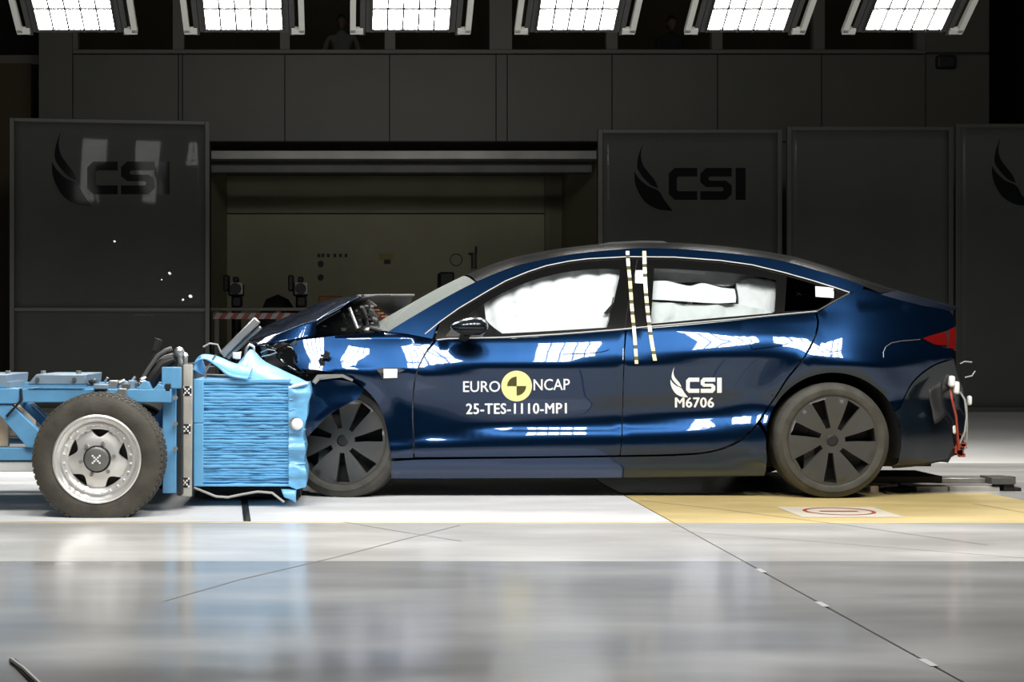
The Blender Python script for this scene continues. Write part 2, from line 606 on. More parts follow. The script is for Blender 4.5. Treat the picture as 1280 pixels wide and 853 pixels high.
# white sign with a red oval printed on the yellow
mb = MB()
sx, sy = PX(1048, -0.68), -0.68
mb.add([(sx - .27, sy - .28, .0015), (sx + .25, sy - .28, .0015), (sx + .25, sy + .22, .0015), (sx - .27, sy + .22, .0015)], [(0, 1, 2, 3)])
M['signwhite'] = mat('sign_cream', (0.62, 0.56, 0.46), 0.5, noise_amt=0.08, noise_scale=9)
obj('floor_sign', mb, 'signwhite', floor)
mb = MB()
n = 40
ring = []
for r in (.185, .165):
    ring.append([(sx + r * cos(2 * pi * i / n), sy - 0.01 + r * sin(2 * pi * i / n), .003) for i in range(n + 1)])
mb.grid(ring)
mb.add([(sx - .1, sy - .03, .003), (sx + .1, sy - .03, .003), (sx + .1, sy + .01, .003), (sx - .1, sy + .01, .003)], [(0, 1, 2, 3)])
obj('sign_ring', mb, 'wire_red', floor)

def cut(name, pts, w, m='wallbase', z=0.0012):
    """thin saw cut or crack on the floor along pixel points"""
    g = []
    for x, y in pts:
        d = CZ * F / (y - CY)
        g.append(Vector(((x - CX) * d / F, d - D0, z)))
    mb = MB()
    rows = []
    for i, p in enumerate(g):
        t = (g[min(i + 1, len(g) - 1)] - g[max(i - 1, 0)]).normalized()
        s = Vector((-t.y, t.x, 0)) * w / 2
        rows.append([p - s, p + s])
    mb.grid(rows, flip=True)
    return obj(name, mb, m, floor, smooth=False)

M['crack'] = mat('floor_crack', (0.09, 0.09, 0.09), 0.6)
cut('crack', [(205, 752), (300, 725), (420, 697), (500, 676), (575, 657)], 0.008, 'crack')
cut('crack', [(430, 653), (500, 665), (577, 677)], 0.006, 'crack')
cut('crack', [(800, 626), (900, 637), (1050, 656), (1235, 682)], 0.006, 'crack')
cut('crack', [(838, 664), (1000, 676), (1150, 688), (1290, 699)], 0.005, 'crack')
cut('crack', [(1216, 630), (1285, 642)], 0.006, 'crack')
M['smear'] = mat('pale_filler', (0.27, 0.27, 0.265), 0.4)
for px, py in ((953, 714), (1037, 756), (1166, 829)):
    d = CZ * F / (py - CY)
    mb = MB().box((JX - .012, d - D0 - .05, -0.002), (JX + .012, d - D0 + .05, 0.0015))
    obj('joint_filler', mb, 'smear', floor)

# ------------------------------------------------------------------ hall walls, ceiling
def wall(name, a, b, m='hallwall'):
    return obj(name, MB().box(a, b), m, None, smooth=False, kind='structure')

wall('wall_left', (HX0 - .2, HY0, -.12), (HX0, HY1, 9))
wall('wall_right', (HX1, HY0, -.12), (HX1 + .2, HY1, 9))
wall('wall_front', (HX0 - .2, HY0 - .2, -.12), (HX1 + .2, HY0, 9))
wall('ceiling', (HX0 - .2, HY0 - .2, 9), (HX1 + .2, HY1 + .2, 9.2))
wall('wall_far', (HX0 - .2, HY1, -.12), (HX1 + .2, HY1 + .2, 9))

# back wall: clad building front with a control room above and a bay below
WY = 15.0
def wx(px): return PX(px, WY)
def wz(py): return PZ(py, WY)
mb = MB()
mb.box((wx(48), WY + .06, wz(177)), (wx(1237), WY + .30, wz(66)))           # band under the windows
mb.box((wx(48), WY + .06, 0), (wx(262), WY + .30, wz(177)))
mb.box((wx(750), WY + .06, 0), (wx(1237), WY + .30, wz(177)))
mb.box((wx(1157), WY + .06, wz(66)), (wx(1237), WY + .30, 9))
mb.box((wx(48), WY + .06, wz(66)), (wx(91), WY + .30, 9))
wall_back = obj('wall_back', mb, 'wallbase', None, smooth=False, kind='structure')

def wp(x0, y0, x1, y1, name='panel', m='wallpanel', Y=WY, t=.07, g=.008):
    mb = MB().box((PX(x0, Y) + g, Y, PZ(y1, Y) + g), (PX(x1, Y) - g, Y + t, PZ(y0, Y) - g))
    return obj(name, mb, m, wall_back, smooth=False)

wp(48, -40, 91, 480)
cols = [91, 223, 228, 356, 487, 620, 634, 765, 897, 1027, 1157]
for a, b in zip(cols, cols[1:]):
    wp(a, 68, b, 177)
for a, b in ((91, 156), (156, 223), (223, 262), (750, 815), (815, 897), (897, 1027), (1027, 1157)):
    wp(a, 178, b, 485)
wp(1157, -40, 1237, 66)
wp(1157, 68, 1237, 177)
wp(1157, 178, 1237, 485)
obj('sill', MB().box((wx(91), WY - .03, wz(67.5)), (wx(1157), WY + .2, wz(62))), 'walltrim', wall_back, bevel=.01)
for a, b in ((91, 97), (216, 230), (350, 362), (481, 494), (612, 640), (758, 772), (890, 903), (1017, 1031), (1147, 1157)):
    obj('mullion', MB().box((wx(a), WY, wz(62)), (wx(b), WY + .2, wz(-60))), 'walltrim', wall_back, smooth=False)
# the control room behind the panes
M['pane'] = glass('control_room_pane', (0.85, 0.86, 0.84))
k = 0
for a, b in ((97, 216), (230, 350), (362, 481), (494, 612), (640, 758), (772, 890), (903, 1017), (1031, 1147)):
    k += 1
    w = obj('window_%d' % k, MB().box((wx(a), WY + .10, wz(62)), (wx(b), WY + .115, wz(-60))), 'pane', None, smooth=False, kind='structure')
room_c = obj('wall_inner', MB().box((wx(40), WY + 3.2, wz(66) - .1), (wx(1240), WY + 3.3, 9)), 'darkroom', None, smooth=False, kind='structure')
obj('floor_upper', MB().box((wx(48), WY + .3, wz(177)), (wx(1237), WY + 8.9, wz(177) + .12)), 'darkroom', None, smooth=False, kind='structure')
# darkness beside the building: recessed side walls
obj('trim_1', MB().box((wx(-80), WY + 1.0, wz(66)), (wx(46), WY + 1.1, wz(54))), 'walltrim', None, smooth=False, kind='structure')
obj('trim_2', MB().box((wx(-20), WY + .9, 0), (wx(24), WY + 1.0, wz(66))), 'darkroom', None, smooth=False, kind='structure')

b = obj('junction_box', MB().box((wx(1168), WY - .12, wz(87)), (wx(1193), WY, wz(70))), 'black', None, bevel=.04)
b['label'] = 'small dark box on the grey wall at upper right, above the partitions'; b['category'] = 'box'

# bay: header beams, back wall
BY = 20.0
def bx(px): return PX(px, BY)
def bz(py): return PZ(py, BY)
M['beamsteel'] = mat('bay_beam_steel', (0.16, 0.16, 0.15), 0.35, 0.3, noise_amt=0.25, noise_scale=1.4)
M['beamdark'] = mat('bay_beam_dark', (0.10, 0.10, 0.085), 0.5, 0.2, noise_amt=0.2, noise_scale=2)
o = obj('trim_3', MB().box((wx(255), WY + .35, wz(196)), (wx(752), WY + .60, wz(184.5))), 'beamsteel', None, bevel=.01, kind='structure')
o = obj('trim_4', MB().box((wx(255), WY + .9, PZ(216, WY + .9)), (wx(752), WY + 1.2, PZ(196, WY + .9))), 'beamdark', None, bevel=.01, kind='structure')
obj('wall_bay', MB().box((bx(200), BY, 0), (bx(800), BY + .2, wz(177))), 'wallbase', None, smooth=False, kind='structure')
wb = bpy.data.objects['wall_bay']
def bp(x0, y0, x1, y1, m='baywall'):
    mb = MB().box((bx(x0) + .006, BY - .05, bz(y1) + .006), (bx(x1) - .006, BY, bz(y0) - .006))
    return obj('panel', mb, m, wb, smooth=False)
bp(240, 190, 683, 267)
bp(240, 268, 683, 484)
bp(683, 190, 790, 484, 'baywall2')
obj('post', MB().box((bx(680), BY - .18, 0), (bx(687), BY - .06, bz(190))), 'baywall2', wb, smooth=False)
obj('wall_bay_left', MB().box((wx(262) - .25, WY + .31, 0), (wx(262) - .1, BY, wz(177))), 'baywall', None, smooth=False, kind='structure')
obj('wall_bay_right', MB().box((wx(750) + .1, WY + .31, 0), (wx(750) + .25, BY, wz(177))), 'baywall', None, smooth=False, kind='structure')

# things on the bay wall
def wall_thing(name, label, cat, mbx, m, group=None, **k):
    o = obj(name, mbx, m, None, **k)
    o['label'] = label; o['category'] = cat
    if group: o['group'] = group
    return o
W2 = BY - .05
def ppx(x0, y0, x1, y1, t):
    return MB().box((PX(x0, W2), W2 - t, PZ(y1, W2)), (PX(x1, W2), W2, PZ(y0, W2)))
hk = thing('hook_rail', 'row of small dark hooks on the olive bay wall', 'hooks', (PX(415, W2), W2, PZ(321, W2)))
for x in (397, 402, 409, 417, 424, 431):
    m_ = MB().box((PX(x, W2), W2 - .06, PZ(321.5, W2)), (PX(x + 3.2, W2), W2, PZ(317.5, W2)))
    obj('hook', m_, 'black', hk)
for y, lab in ((330, 'upper dark round knob on the bay wall under the hooks'), (347, 'lower dark round knob on the bay wall under the hooks')):
    m_ = MB().cyl((PX(401, W2), W2 - .08, PZ(y, W2)), (PX(401, W2), W2, PZ(y, W2)), .055, 14)
    wall_thing('round_socket', lab, 'knob', m_, 'black')
M['oliveplate'] = mat('olive_plate', (0.30, 0.27, 0.06), 0.6)
wall_thing('wall_plate', 'small olive yellow plate on the bay wall right of the hooks', 'plate', ppx(474, 317, 492, 324, .03), 'oliveplate')
wall_thing('wall_socket', 'small dark socket below the olive yellow plate on the bay wall', 'socket', ppx(480, 325, 488, 330, .05), 'black')
m_ = MB().lathe([(.10, -.02), (.12, 0), (.10, .02)], 24, closed=True).xf(Matrix.Translation((PX(570, W2), W2 - .03, PZ(325, W2))))
wall_thing('hose_ring', 'thin dark ring hanging on the bay wall above the windscreen', 'ring', m_, 'baywall2')
pt = thing('wall_pipe', 'grey pipe stub with dark bracket on the bay wall above the windscreen', 'pipe', (PX(592, W2), W2, PZ(335, W2)))
obj('pipe', MB().cyl((PX(592, W2), W2 - .08, PZ(336, W2)), (PX(592, W2), W2 - .08, PZ(317, W2)), .05, 12), 'lampbody', pt)
obj('bracket', MB().pbox(586, 316, 596, 318, W2 - .12, W2).pbox(594, 308, 596.5, 317, W2 - .1, W2 - .04), 'black', pt)
wall_thing('equipment_case', 'dark case standing behind the car by the windscreen top', 'case', MB().box((PX(549, 14.2), 14.2, 0), (PX(568, 14.2), 14.7, PZ(340, 14.2))), 'black', bevel=.03)
wall_thing('storage_crate', 'dull orange crate in the bay behind the crumpled bonnet', 'crate', MB().box((PX(398, 16), 16, 0), (PX(428, 16), 16.5, PZ(370, 16))), 'orange', bevel=.02)

# two high-speed cameras on stands
HY = 13.6
def camera_stand(px, lab):
    t = thing('camera_stand', lab, 'camera', (PX(px, HY), HY, 0), 'cameras on stands in the bay')
    def bb(x0, y0, x1, y1, a, b_): return MB().pbox(px + x0, y0, px + x1, y1, HY + a, HY + b_)
    obj('column', MB().cyl((PX(px, HY), HY + .25, .05), (PX(px, HY), HY + .25, PZ(368, HY)), .07, 12), 'black', t)
    obj('base', MB().cyl((PX(px, HY), HY + .25, 0), (PX(px, HY), HY + .25, .05), .38, 20), 'black', t)
    obj('camera_body', bb(-9, 354, 9, 370, 0, .45), 'black', t, bevel=.02)
    obj('front_plate', bb(-6.5, 353, 9.5, 368, -.03, 0), 'lamparm', t, bevel=.01)
    obj('lens', MB().cyl((PX(px + 1, HY), HY - .16, PZ(361, HY)), (PX(px + 1, HY), HY - .02, PZ(361, HY)), .077, 20), 'black', t)
    obj('side_module', bb(-15, 344, -8, 364, .05, .3), 'black', t, bevel=.02)
    obj('top_module', bb(-3, 346, 4, 353, .05, .25), 'black', t, bevel=.02)
    obj('tilt_head', bb(-5, 370, 8, 384, .1, .4), 'black', t, bevel=.03)
camera_stand(294, 'high-speed camera with pale square front on the left stand in the bay')
camera_stand(375, 'high-speed camera with pale square front behind the bonnet edge')
m_ = MB().ball((PX(345, 14.5), 14.8, .75), (.42, .25, .82), 16)
for v in m_.v:
    v += .07 * noise.noise_vector(v * 3)
    v.z = max(v.z, 0)
wall_thing('covered_equipment', 'black covered heap between the two cameras in the bay', 'equipment', m_, 'black')

# hazard barrier in front of the bay
RY = 12.8
hb = thing('hazard_barrier', 'low rail barrier with red and white striped board across the bay', 'barrier', (PX(380, RY), RY, 0))
obj('top_rail', MB().pbox(263, 384.5, 520, 389, RY, RY + .06), 'walltrim', hb, bevel=.008)
obj('board', MB().pbox(266, 391.5, 520, 399, RY + .02, RY + .04), 'hazred', hb)
for i in range(18):
    x = 266 + i * 14.2
    m_ = MB().pprism([(x, 399), (x + 7, 399), (x + 12, 391.5), (x + 5, 391.5)][::-1], RY + .008, RY + .022)
    obj('stripe', m_, 'hazwhite', hb)
for x in (268, 345, 440, 515):
    obj('post', MB().box((PX(x, RY), RY + .04, 0), (PX(x, RY) + .06, RY + .10, PZ(386, RY))), 'lampbody', hb)

# ------------------------------------------------------------------ partitions with the laboratory's emblem
def flat_sheet(polys, Y_of, m, parent, name, depth=.004):
    mb = MB()
    for pl in polys:
        q = [Vector((x, -y)) for x, y in pl]
        V, T, be = fill2d(round_poly(q, 3, 35), [], 0)
        o = len(mb.v)
        for p in V:
            Y = Y_of(p.x)
            mb.v.append(P(p.x, -p.y, Y))
        for f in T:
            mb.f.append(tuple(o + i for i in f)); mb.mi.append(0)
    return obj(name, mb, m, parent, smooth=False)

def partition(x0, x1, ytop, Y0, Y1, label, split=None, emblem=None, post=6, m='partition', bow=0.0):
    """board on a frame from pixel column x0 (depth Y0) to x1 (depth Y1)"""
    t = thing('partition', label, 'partition', (PX((x0 + x1) / 2, (Y0 + Y1) / 2), (Y0 + Y1) / 2, 0), 'grey display partitions round the test floor')
    a, b_ = Vector((PX(x0, Y0), Y0, 0)), Vector((PX(x1, Y1), Y1, 0))
    u = (b_ - a).normalized()
    nrm = Vector((u.y, -u.x, 0))
    L = (b_ - a).length
    H = PZ(ytop, Y0)
    def block(s0, s1, z0, z1, d0, d1):
        mb = MB()
        vs = [a + u * s + nrm * d + Vector((0, 0, z)) for z in (z0, z1) for s, d in ((s0, d0), (s1, d0), (s1, d1), (s0, d1))]
        mb.add(vs, [(0, 3, 2, 1), (4, 5, 6, 7), (0, 1, 5, 4), (1, 2, 6, 5), (2, 3, 7, 6), (3, 0, 4, 7)])
        mb.f = [f[::-1] for f in mb.f]
        return mb
    w = .06
    obj('post', block(0, w, 0, H, -.03, .03), 'partframe', t, bevel=.005)
    obj('post', block(L - w, L, 0, H, -.03, .03), 'partframe', t, bevel=.005)
    obj('rail', block(w, L - w, H - .05, H, -.03, .03), 'partframe', t, bevel=.005)
    obj('rail', block(w, L - w, 0, .06, -.03, .03), 'partframe', t, bevel=.005)
    zs = [.06, H - .05]
    if split:
        z = PZ(split, Y0)
        obj('rail', block(w, L - w, z - .025, z + .025, -.03, .03), 'partframe', t, bevel=.005)
        zs = [.06, z - .025, z + .025, H - .05]
    for i in range(0, len(zs), 2):
        mb = MB()
        nx, nz = 24, 24
        rows = []
        for i2 in range(nx + 1):
            s = w + (L - 2 * w) * i2 / nx
            rows.append([a + u * s + nrm * (.012 + bow * (1 - (2 * i2 / nx - 1) ** 2)) + Vector((0, 0, zs[i] + (zs[i + 1] - zs[i]) * j / nz)) for j in range(nz + 1)])
        mb.grid(rows, flip=True)
        obj('board', mb, m, t, solid=.012)
    for x in (w / 2, L - w / 2):
        obj('foot', block(x - .04, x + .04, 0, .03, -.25, .25), 'partframe', t)
    if emblem:
        fea, let = emblem_polys(*emblem)
        Yof = lambda px: (lambda d: d)(depth_on(px))
        def depth_on(px):
            k = (px - CX) / F                       # X = k (9 + Y); the board's front face
            p0 = a + nrm * (.022 + bow)
            s = (k * (D0 + p0.y) - p0.x) / (u.x - k * u.y)
            return p0.y + u.y * s
        flat_sheet(fea, Yof, 'logo', t, 'emblem')
        flat_sheet(let, Yof, 'logo', t, 'lettering')
    return t

partition(12, 262, 147.5, 10.85, 11.15, 'grey partition behind the blue trolley, wing emblem and letters, lamp reflections', split=387, bow=.006,
          emblem=((65, 164, 115, 258), (109, 202, 212, 243)))
YA, YB = 11.0, 11.0
def yy(px): return YA + (YB - YA) * (px - 748) / (1285 - 748)
partition(747, 977, 162, yy(747), yy(977), 'dark grey partition with wing emblem and letters above the car roof', emblem=((793, 180, 841, 264), (836, 210, 932, 250)))
partition(983, 1191, 158.5, yy(983), yy(1191), 'plain dark grey partition above the car boot, without an emblem')
partition(1194, 1420, 155, yy(1194), yy(1420), 'dark grey partition cut by the right picture edge', emblem=((1240, 172, 1288, 258), (1283, 202, 1385, 243)))

# ------------------------------------------------------------------ floodlight banks
LW, NC, CW, CH = 0.60, 5, 0.103, 0.215
cellmesh = None
def floodlight(px_, yb, zb, side, label):
    global cellmesh
    X = (px_ - CX) * 12.2 / F
    t = thing('floodlight_bank', label, 'lamp', (X, yb, zb), 'floodlight banks over the car')
    NR = 5 if side > 0 else 7
    TILT = radians(58 if side > 0 else 42)
    s = side                                         # +1: beyond the car, facing it; -1: on the camera's side
    u = Vector((0, -s * sin(TILT), cos(TILT)))
    nn = Vector((0, -s * cos(TILT), -sin(TILT)))
    r = Vector((1, 0, 0))
    B = Vector((X, yb, zb))
    def blk(x0, x1, a, b_, d0, d1):
        vs = [B + r * x + u * q + nn * d for d in (d0, d1) for x, q in ((x0, a), (x1, a), (x1, b_), (x0, b_))]
        m_ = MB().add(vs, [(0, 3, 2, 1), (4, 5, 6, 7), (0, 1, 5, 4), (1, 2, 6, 5), (2, 3, 7, 6), (3, 0, 4, 7)])
        if s < 0:
            m_.f = [f[::-1] for f in m_.f]
        return m_
    H = NR * (CH + .022) + .03
    obj('housing', blk(-LW / 2 - .05, LW / 2 + .05, -.03, H, -.22, -.012), 'blackplastic', t, bevel=.01)
    obj('back_plate', blk(-LW / 2 - .045, LW / 2 + .045, -.025, H - .005, -.012, -.004), 'black', t)
    obj('side_plate', blk(-LW / 2 - .09, -LW / 2 - .05, -.06, H, -.2, -.005), 'blackplastic', t)
    obj('side_plate', blk(LW / 2 + .05, LW / 2 + .09, -.06, H, -.2, -.005), 'blackplastic', t)
    for q in (-1, 1):
        xa = q * (LW / 2 + .145)
        m_ = blk(xa - .022, xa + .022, -.01, H + .3, -.02, .02)
        xb = q * (LW / 2 + .115)
        m2 = blk(xb - .05, xb + .05, -.025, .02, -.02, .02)
        m_.add(m2.v, m2.f)
        obj('arm', m_, 'lamparm', t)
    first = cellmesh.get(s) if cellmesh else None
    if cellmesh is None:
        cellmesh = {}
    if first is None:
        # one lens, slightly pillowed, in the bank's local frame
        m_ = MB()
        rows = []
        for i in range(5):
            q = i / 4
            row = []
            for j in range(5):
                w = j / 4
                pil = .002 * (1 - (2 * q - 1) ** 4) * (1 - (2 * w - 1) ** 4)
                row.append(B + r * ((w - .5) * CW) + u * ((q) * CH) + nn * pil)
            rows.append(row)
        m_.grid(rows, flip=(s > 0))
        first = obj('lamp_cell', m_, 'cell', t)
        cellmesh[s] = first
        base = first
    for i in range(NR):
        for j in range(NC):
            loc = r * ((j - 2) * (CW + .0165)) + u * (.012 + i * (CH + .022))
            if i == 0 and j == 0 and first.parent is t:
                first.location = loc
            else:
                piece(first, 'lamp_cell', loc, t)
    for j in range(NC + 1):
        x = (j - NC / 2) * (CW + .0165)
        obj('grid_bar', blk(x - .0065, x + .0065, -.01, H - .01, -.004, .016), 'black', t)
    for i in range(1, NR):
        q = .012 + i * (CH + .022) - .011
        obj('grid_bar', blk(-LW / 2, LW / 2, q - .005, q + .005, -.004, .010), 'black', t)
    # hanger up to the ceiling
    top = B + u * H * .6 - nn * .22
    obj('hanger', MB().tube([top, (top.x, top.y, 9.0)], .03, 8), 'lampbody', t)

LPX = (96.5, 305.5, 513, 718.5, 931, 1128)
NM = ('leftmost', 'second from left', 'third from left', 'third from right', 'second from right', 'rightmost')
for px_, nm in zip(LPX, NM):
    floodlight(px_, 3.2, 3.305, 1, 'glowing floodlight bank at the picture top, %s of the row' % nm)
for px_, nm in zip(LPX, NM):
    floodlight(px_, -3.75, 3.95, -1, 'floodlight bank above the near side of the car, out of the picture, %s' % nm)

# ------------------------------------------------------------------ people behind the control room panes
def seated_person(px, dY, shirt, label, turn):
    Y = WY + dY
    zs = wz(66)
    X = PX(px, Y)
    bm_ = bpy.data.meshes.new('person')
    S = 1.0
    J = {'pelvis': (0, 0, -.42), 'waist': (0, 0, -.25), 'chest': (0, -.02, -.02), 'neck0': (0, -.02, .13), 'neck1': (0, -.03, .2),
         'shl': (-.21, -.02, .08), 'ell': (-.29, -.06, -.2), 'wrl': (-.16, -.28, -.27), 'shr': (.21, -.02, .08), 'elr': (.29, -.06, -.2), 'wrr': (.14, -.28, -.27),
         'hil': (-.1, -.05, -.46), 'knl': (-.12, -.45, -.44), 'anl': (-.12, -.43, -.85), 'hir': (.1, -.05, -.46), 'knr': (.12, -.45, -.44), 'anr': (.12, -.43, -.85)}
    R = {'pelvis': .15, 'waist': .135, 'chest': .15, 'neck0': .075, 'neck1': .055, 'shl': .07, 'ell': .045, 'wrl': .032, 'shr': .07, 'elr': .045, 'wrr': .032,
         'hil': .09, 'knl': .065, 'anl': .045, 'hir': .09, 'knr': .065, 'anr': .045}
    E = [('pelvis', 'waist'), ('waist', 'chest'), ('chest', 'neck0'), ('neck0', 'neck1'), ('chest', 'shl'), ('shl', 'ell'), ('ell', 'wrl'), ('chest', 'shr'),
         ('shr', 'elr'), ('elr', 'wrr'), ('pelvis', 'hil'), ('hil', 'knl'), ('knl', 'anl'), ('pelvis', 'hir'), ('hir', 'knr'), ('knr', 'anr')]
    names = list(J)
    bm_.from_pydata([J[k] for k in names], [(names.index(a), names.index(b)) for a, b in E], [])
    bm_.materials.append(M[shirt])
    o = bpy.data.objects.new('person', bm_)
    COL.objects.link(o)
    o.location = (X, Y, zs + .345)
    o.rotation_euler = (0, 0, turn)
    WL[o] = Vector(o.location)
    sk = o.modifiers.new('skin', 'SKIN')
    for i, k in enumerate(names):
        bm_.skin_vertices[0].data[i].radius = (R[k], R[k] * .8)
        bm_.skin_vertices[0].data[i].use_root = (i == 0)
    sb = o.modifiers.new('subdivision', 'SUBSURF'); sb.levels = 2; sb.render_levels = 2
    o['label'] = label; o['category'] = 'person'
    def child(name, mb_, m_):
        me = bpy.data.meshes.new(name)
        me.from_pydata([tuple(v) for v in mb_.v], [], mb_.f)
        me.materials.append(M[m_]); me.shade_smooth()
        c = bpy.data.objects.new(name, me); COL.objects.link(c); c.parent = o; WL[c] = WL[o]
        return c
    h = MB().ball((0, -.045, .315), (.075, .092, .115), 20)
    for v in h.v:                                     # chin, brow, nose
        if v.z < .28: v.x *= .82
        if v.y < -.11 and abs(v.x) < .02 and .28 < v.z < .33: v.y -= .02
    h.ball((.078, -.04, .31), (.012, .02, .03), 8).ball((-.078, -.04, .31), (.012, .02, .03), 8)
    child('head', h, 'skin')
    hr = MB().ball((0, -.03, .335), (.085, .10, .115), 20)
    hr.v = [v if not (v.y < -.07 and v.z < .37) else Vector((v.x * .8, -.07, max(v.z, .30))) for v in hr.v]
    child('hair', hr, 'hair')
    for q in (-1, 1):
        hd = MB().ball((q * .145, -.33, -.275), (.03, .045, .018), 10)
        for f in range(4):
            hd.tube([(q * .145 + (f - 1.5) * .017, -.36, -.275), (q * .145 + (f - 1.5) * .018, -.40, -.28), (q * .145 + (f - 1.5) * .018, -.425, -.293)], [.009, .008, .006], 6)
        hd.tube([(q * .12, -.33, -.275), (q * .095, -.36, -.28), (q * .09, -.38, -.287)], [.010, .009, .007], 6)
        child('hand', hd, 'skin')
    ch = thing('office_chair', 'dark chair behind the window, under the %s' % ('person in the pale top' if shirt == 'clothpale' else 'person in dark clothes'), 'chair', (X, Y + .02, wz(177) + .12))
    z0 = zs + .345 - .56
    obj('seat', MB().box((X - .24, Y - .25, z0 - .08), (X + .24, Y + .22, z0)), 'black', ch, bevel=.03)
    obj('backrest', MB().box((X - .22, Y + .17, z0 + .12), (X + .22, Y + .23, z0 + .5)), 'black', ch, bevel=.03)
    obj('column', MB().cyl((X, Y, wz(177) + .17), (X, Y, z0 - .08), .03), 'black', ch)
    obj('base', MB().cyl((X, Y, wz(177) + .12), (X, Y, wz(177) + .17), .28, 5), 'black', ch)

seated_person(427, 1.0, 'clothpale', 'person with dark hair in pale top sitting behind the third window', 0.0)
seated_person(838, 1.1, 'clothdark', 'person in dark clothes sitting behind the window right of centre', 0.3)
# ------------------------------------------------------------------ the car: its side as one smooth surface
YC = 0.925                                            # centre plane
def tx(px): return (px - CX) / 218.0
def tz(py): return CZ - (py - CY) / 218.0
def line(pts): return [(tx(x), tz(y)) for x, y in pts]
LINES = [line([(300, 600), (1250, 600)]),
         line([(300, 588), (1250, 588)]),
         line([(300, 573), (1250, 573)]),
         line([(300, 562), (490, 560), (560, 552), (640, 549), (780, 546), (880, 541), (960, 535), (1100, 530), (1250, 528)]),
         line([(300, 553), (490, 551), (560, 541), (640, 533), (780, 527), (880, 519), (960, 510), (1100, 505), (1250, 503)]),
         line([(300, 500), (520, 505), (780, 492), (1000, 484), (1250, 484)]),
         line([(300, 468), (400, 467), (490, 465.8), (545, 463.8), (640, 457.5), (720, 453.5), (790, 451.3), (900, 446), (960, 446), (1040, 452), (1120, 452), (1250, 445)]),
         line([(300, 456), (400, 455), (490, 453.5), (545, 451.5), (640, 445.5), (720, 441.5), (800, 438), (900, 430), (960, 425), (1040, 425), (1120, 424), (1250, 420)]),
         line([(300, 432), (420, 432), (490, 433), (560, 432), (640, 429), (770, 421), (900, 412.5), (1020, 407.5), (1250, 404)]),
         line([(300, 416), (420, 417), (500, 417), (545, 424), (632, 422), (770, 413), (900, 401.5), (1020, 390), (1100, 384), (1250, 380)])]
DEPTH = [0.13, 0.050, 0.026, 0.020, 0.064, 0.040, 0.0, 0.024, 0.064, 0.083]

def plan(x):
    """how far the flank draws in towards the nose and the tail"""
    v = 0.0
    if x > 2.85:
        v += 0.20 * max(0, (x - 2.85) / 0.70) ** 2.0
    if x < 0.45:
        v += 0.10 * ((0.45 - x) / 0.8) ** 2
    return v

def knots(x):
    zs = [curve_tab(t, x) for t in LINES]
    ys = list(DEPTH)
    w = max(0, min(1, (x - 1.9) / 0.9))                # towards the tail the shoulder gets broader and softer
    ys[9] += 0.06 * w
    ys[8] += 0.010 * w
    w2 = max(0, min(1, (x - 2.45) / 0.3))
    ys[7] += (.046 - ys[7]) * w2
    ys[8] += (.088 - ys[8]) * w2
    v = max(0, min(1, (x - tx(515)) / (tx(640) - tx(515))))
    ys[4] = ys[3] + .012 + (ys[4] - ys[3] - .012) * v
    wf = max(0, min(1, (0.55 - x) / 0.5))
    ys[8] -= 0.004 * wf
    for i in range(1, len(zs)):
        zs[i] = max(zs[i], zs[i - 1] + 0.004)
    return zs, ys

_kc = {}
def y_low(x, z):
    key = round(x, 3)
    if key not in _kc:
        _kc[key] = list(zip(*knots(key)))
    t = _kc[key]
    if z <= t[0][0]:
        y = t[0][1]
    elif z >= t[-1][0]:
        a, b = t[-2], t[-1]
        y = b[1] + (z - b[0]) * 0.6
    else:
        # two runs: below and above the crease, so that it stays crisp
        y = curve_tab(t[:7], z) if z <= t[6][0] else curve_tab(t[6:], z)
    y += plan(x)
    for cx, cz, r0, amt in ((WX[1], .331, .43, .026), (WX[0], .331, .405, .015)):
        r = sqrt((x - cx) ** 2 + (z - cz) ** 2)
        k = (r - r0) / (.12 if cx > 1 else .07)
        if k > -2 and z > .2:
            y -= amt * math.exp(-k * k)
    return y

WX = [tx(412), (1041.5 - CX) / 219.0]

def y_top(x, z):
    """greenhouse: leans inward above the belt line"""
    zb = curve_tab(LINES[9], x)
    w = max(0, min(1, (x - 1.9) / 0.9))
    yb = 0.091 + 0.06 * w + plan(x)
    h = z - zb
    yf = 0.0
    if x < 0.75:                                      # the windscreen pillars curve in
        yf = 0.05 * ((0.75 - x) / 0.5) ** 2
    return yb + yf + 0.58 * h + 0.14 * h * h

def y_side(x, z):
    zb = curve_tab(LINES[9], x)
    return y_low(x, z) if z < zb else max(y_top(x, z), y_low(x, zb) + (z - zb) * .45)

def to_xz(pts, surf=y_side):
    out = []
    for px, py in pts:
        Y = .05
        for _ in range(6):
            x, z = PX(px, Y), PZ(py, Y)
            Y = surf(x, z)
        out.append((PX(px, Y), PZ(py, Y)))
    return out

car = thing('car', 'dark blue saloon car with crumpled bonnet, rammed into the blue honeycomb barrier', 'car', (tx(740), YC, 0))

def panel(name, px_pts, m, parent=None, surf=y_side, off=0.0, h=.05, holes=(), thick=.02, both=True, corner=42, far_name=None, rim=True, step=None):
    f = (lambda x, z: surf(x, z) + off)
    o2 = to_xz(px_pts, surf)
    hs = [to_xz(q, surf) for q in holes]
    mb = sheet(o2, f, h, hs, thick, corner=corner, rim=rim, step=step)
    o = obj(name, mb, m, parent or car)
    if both:
        obj(far_name or name, mb.mirror(YC), m, car)
    return o

def arc_px(cx, cy, r, a0, a1, n=14):
    return [(cx + r * cos(radians(a0 + (a1 - a0) * i / n)), cy - r * sin(radians(a0 + (a1 - a0) * i / n))) for i in range(n + 1)]

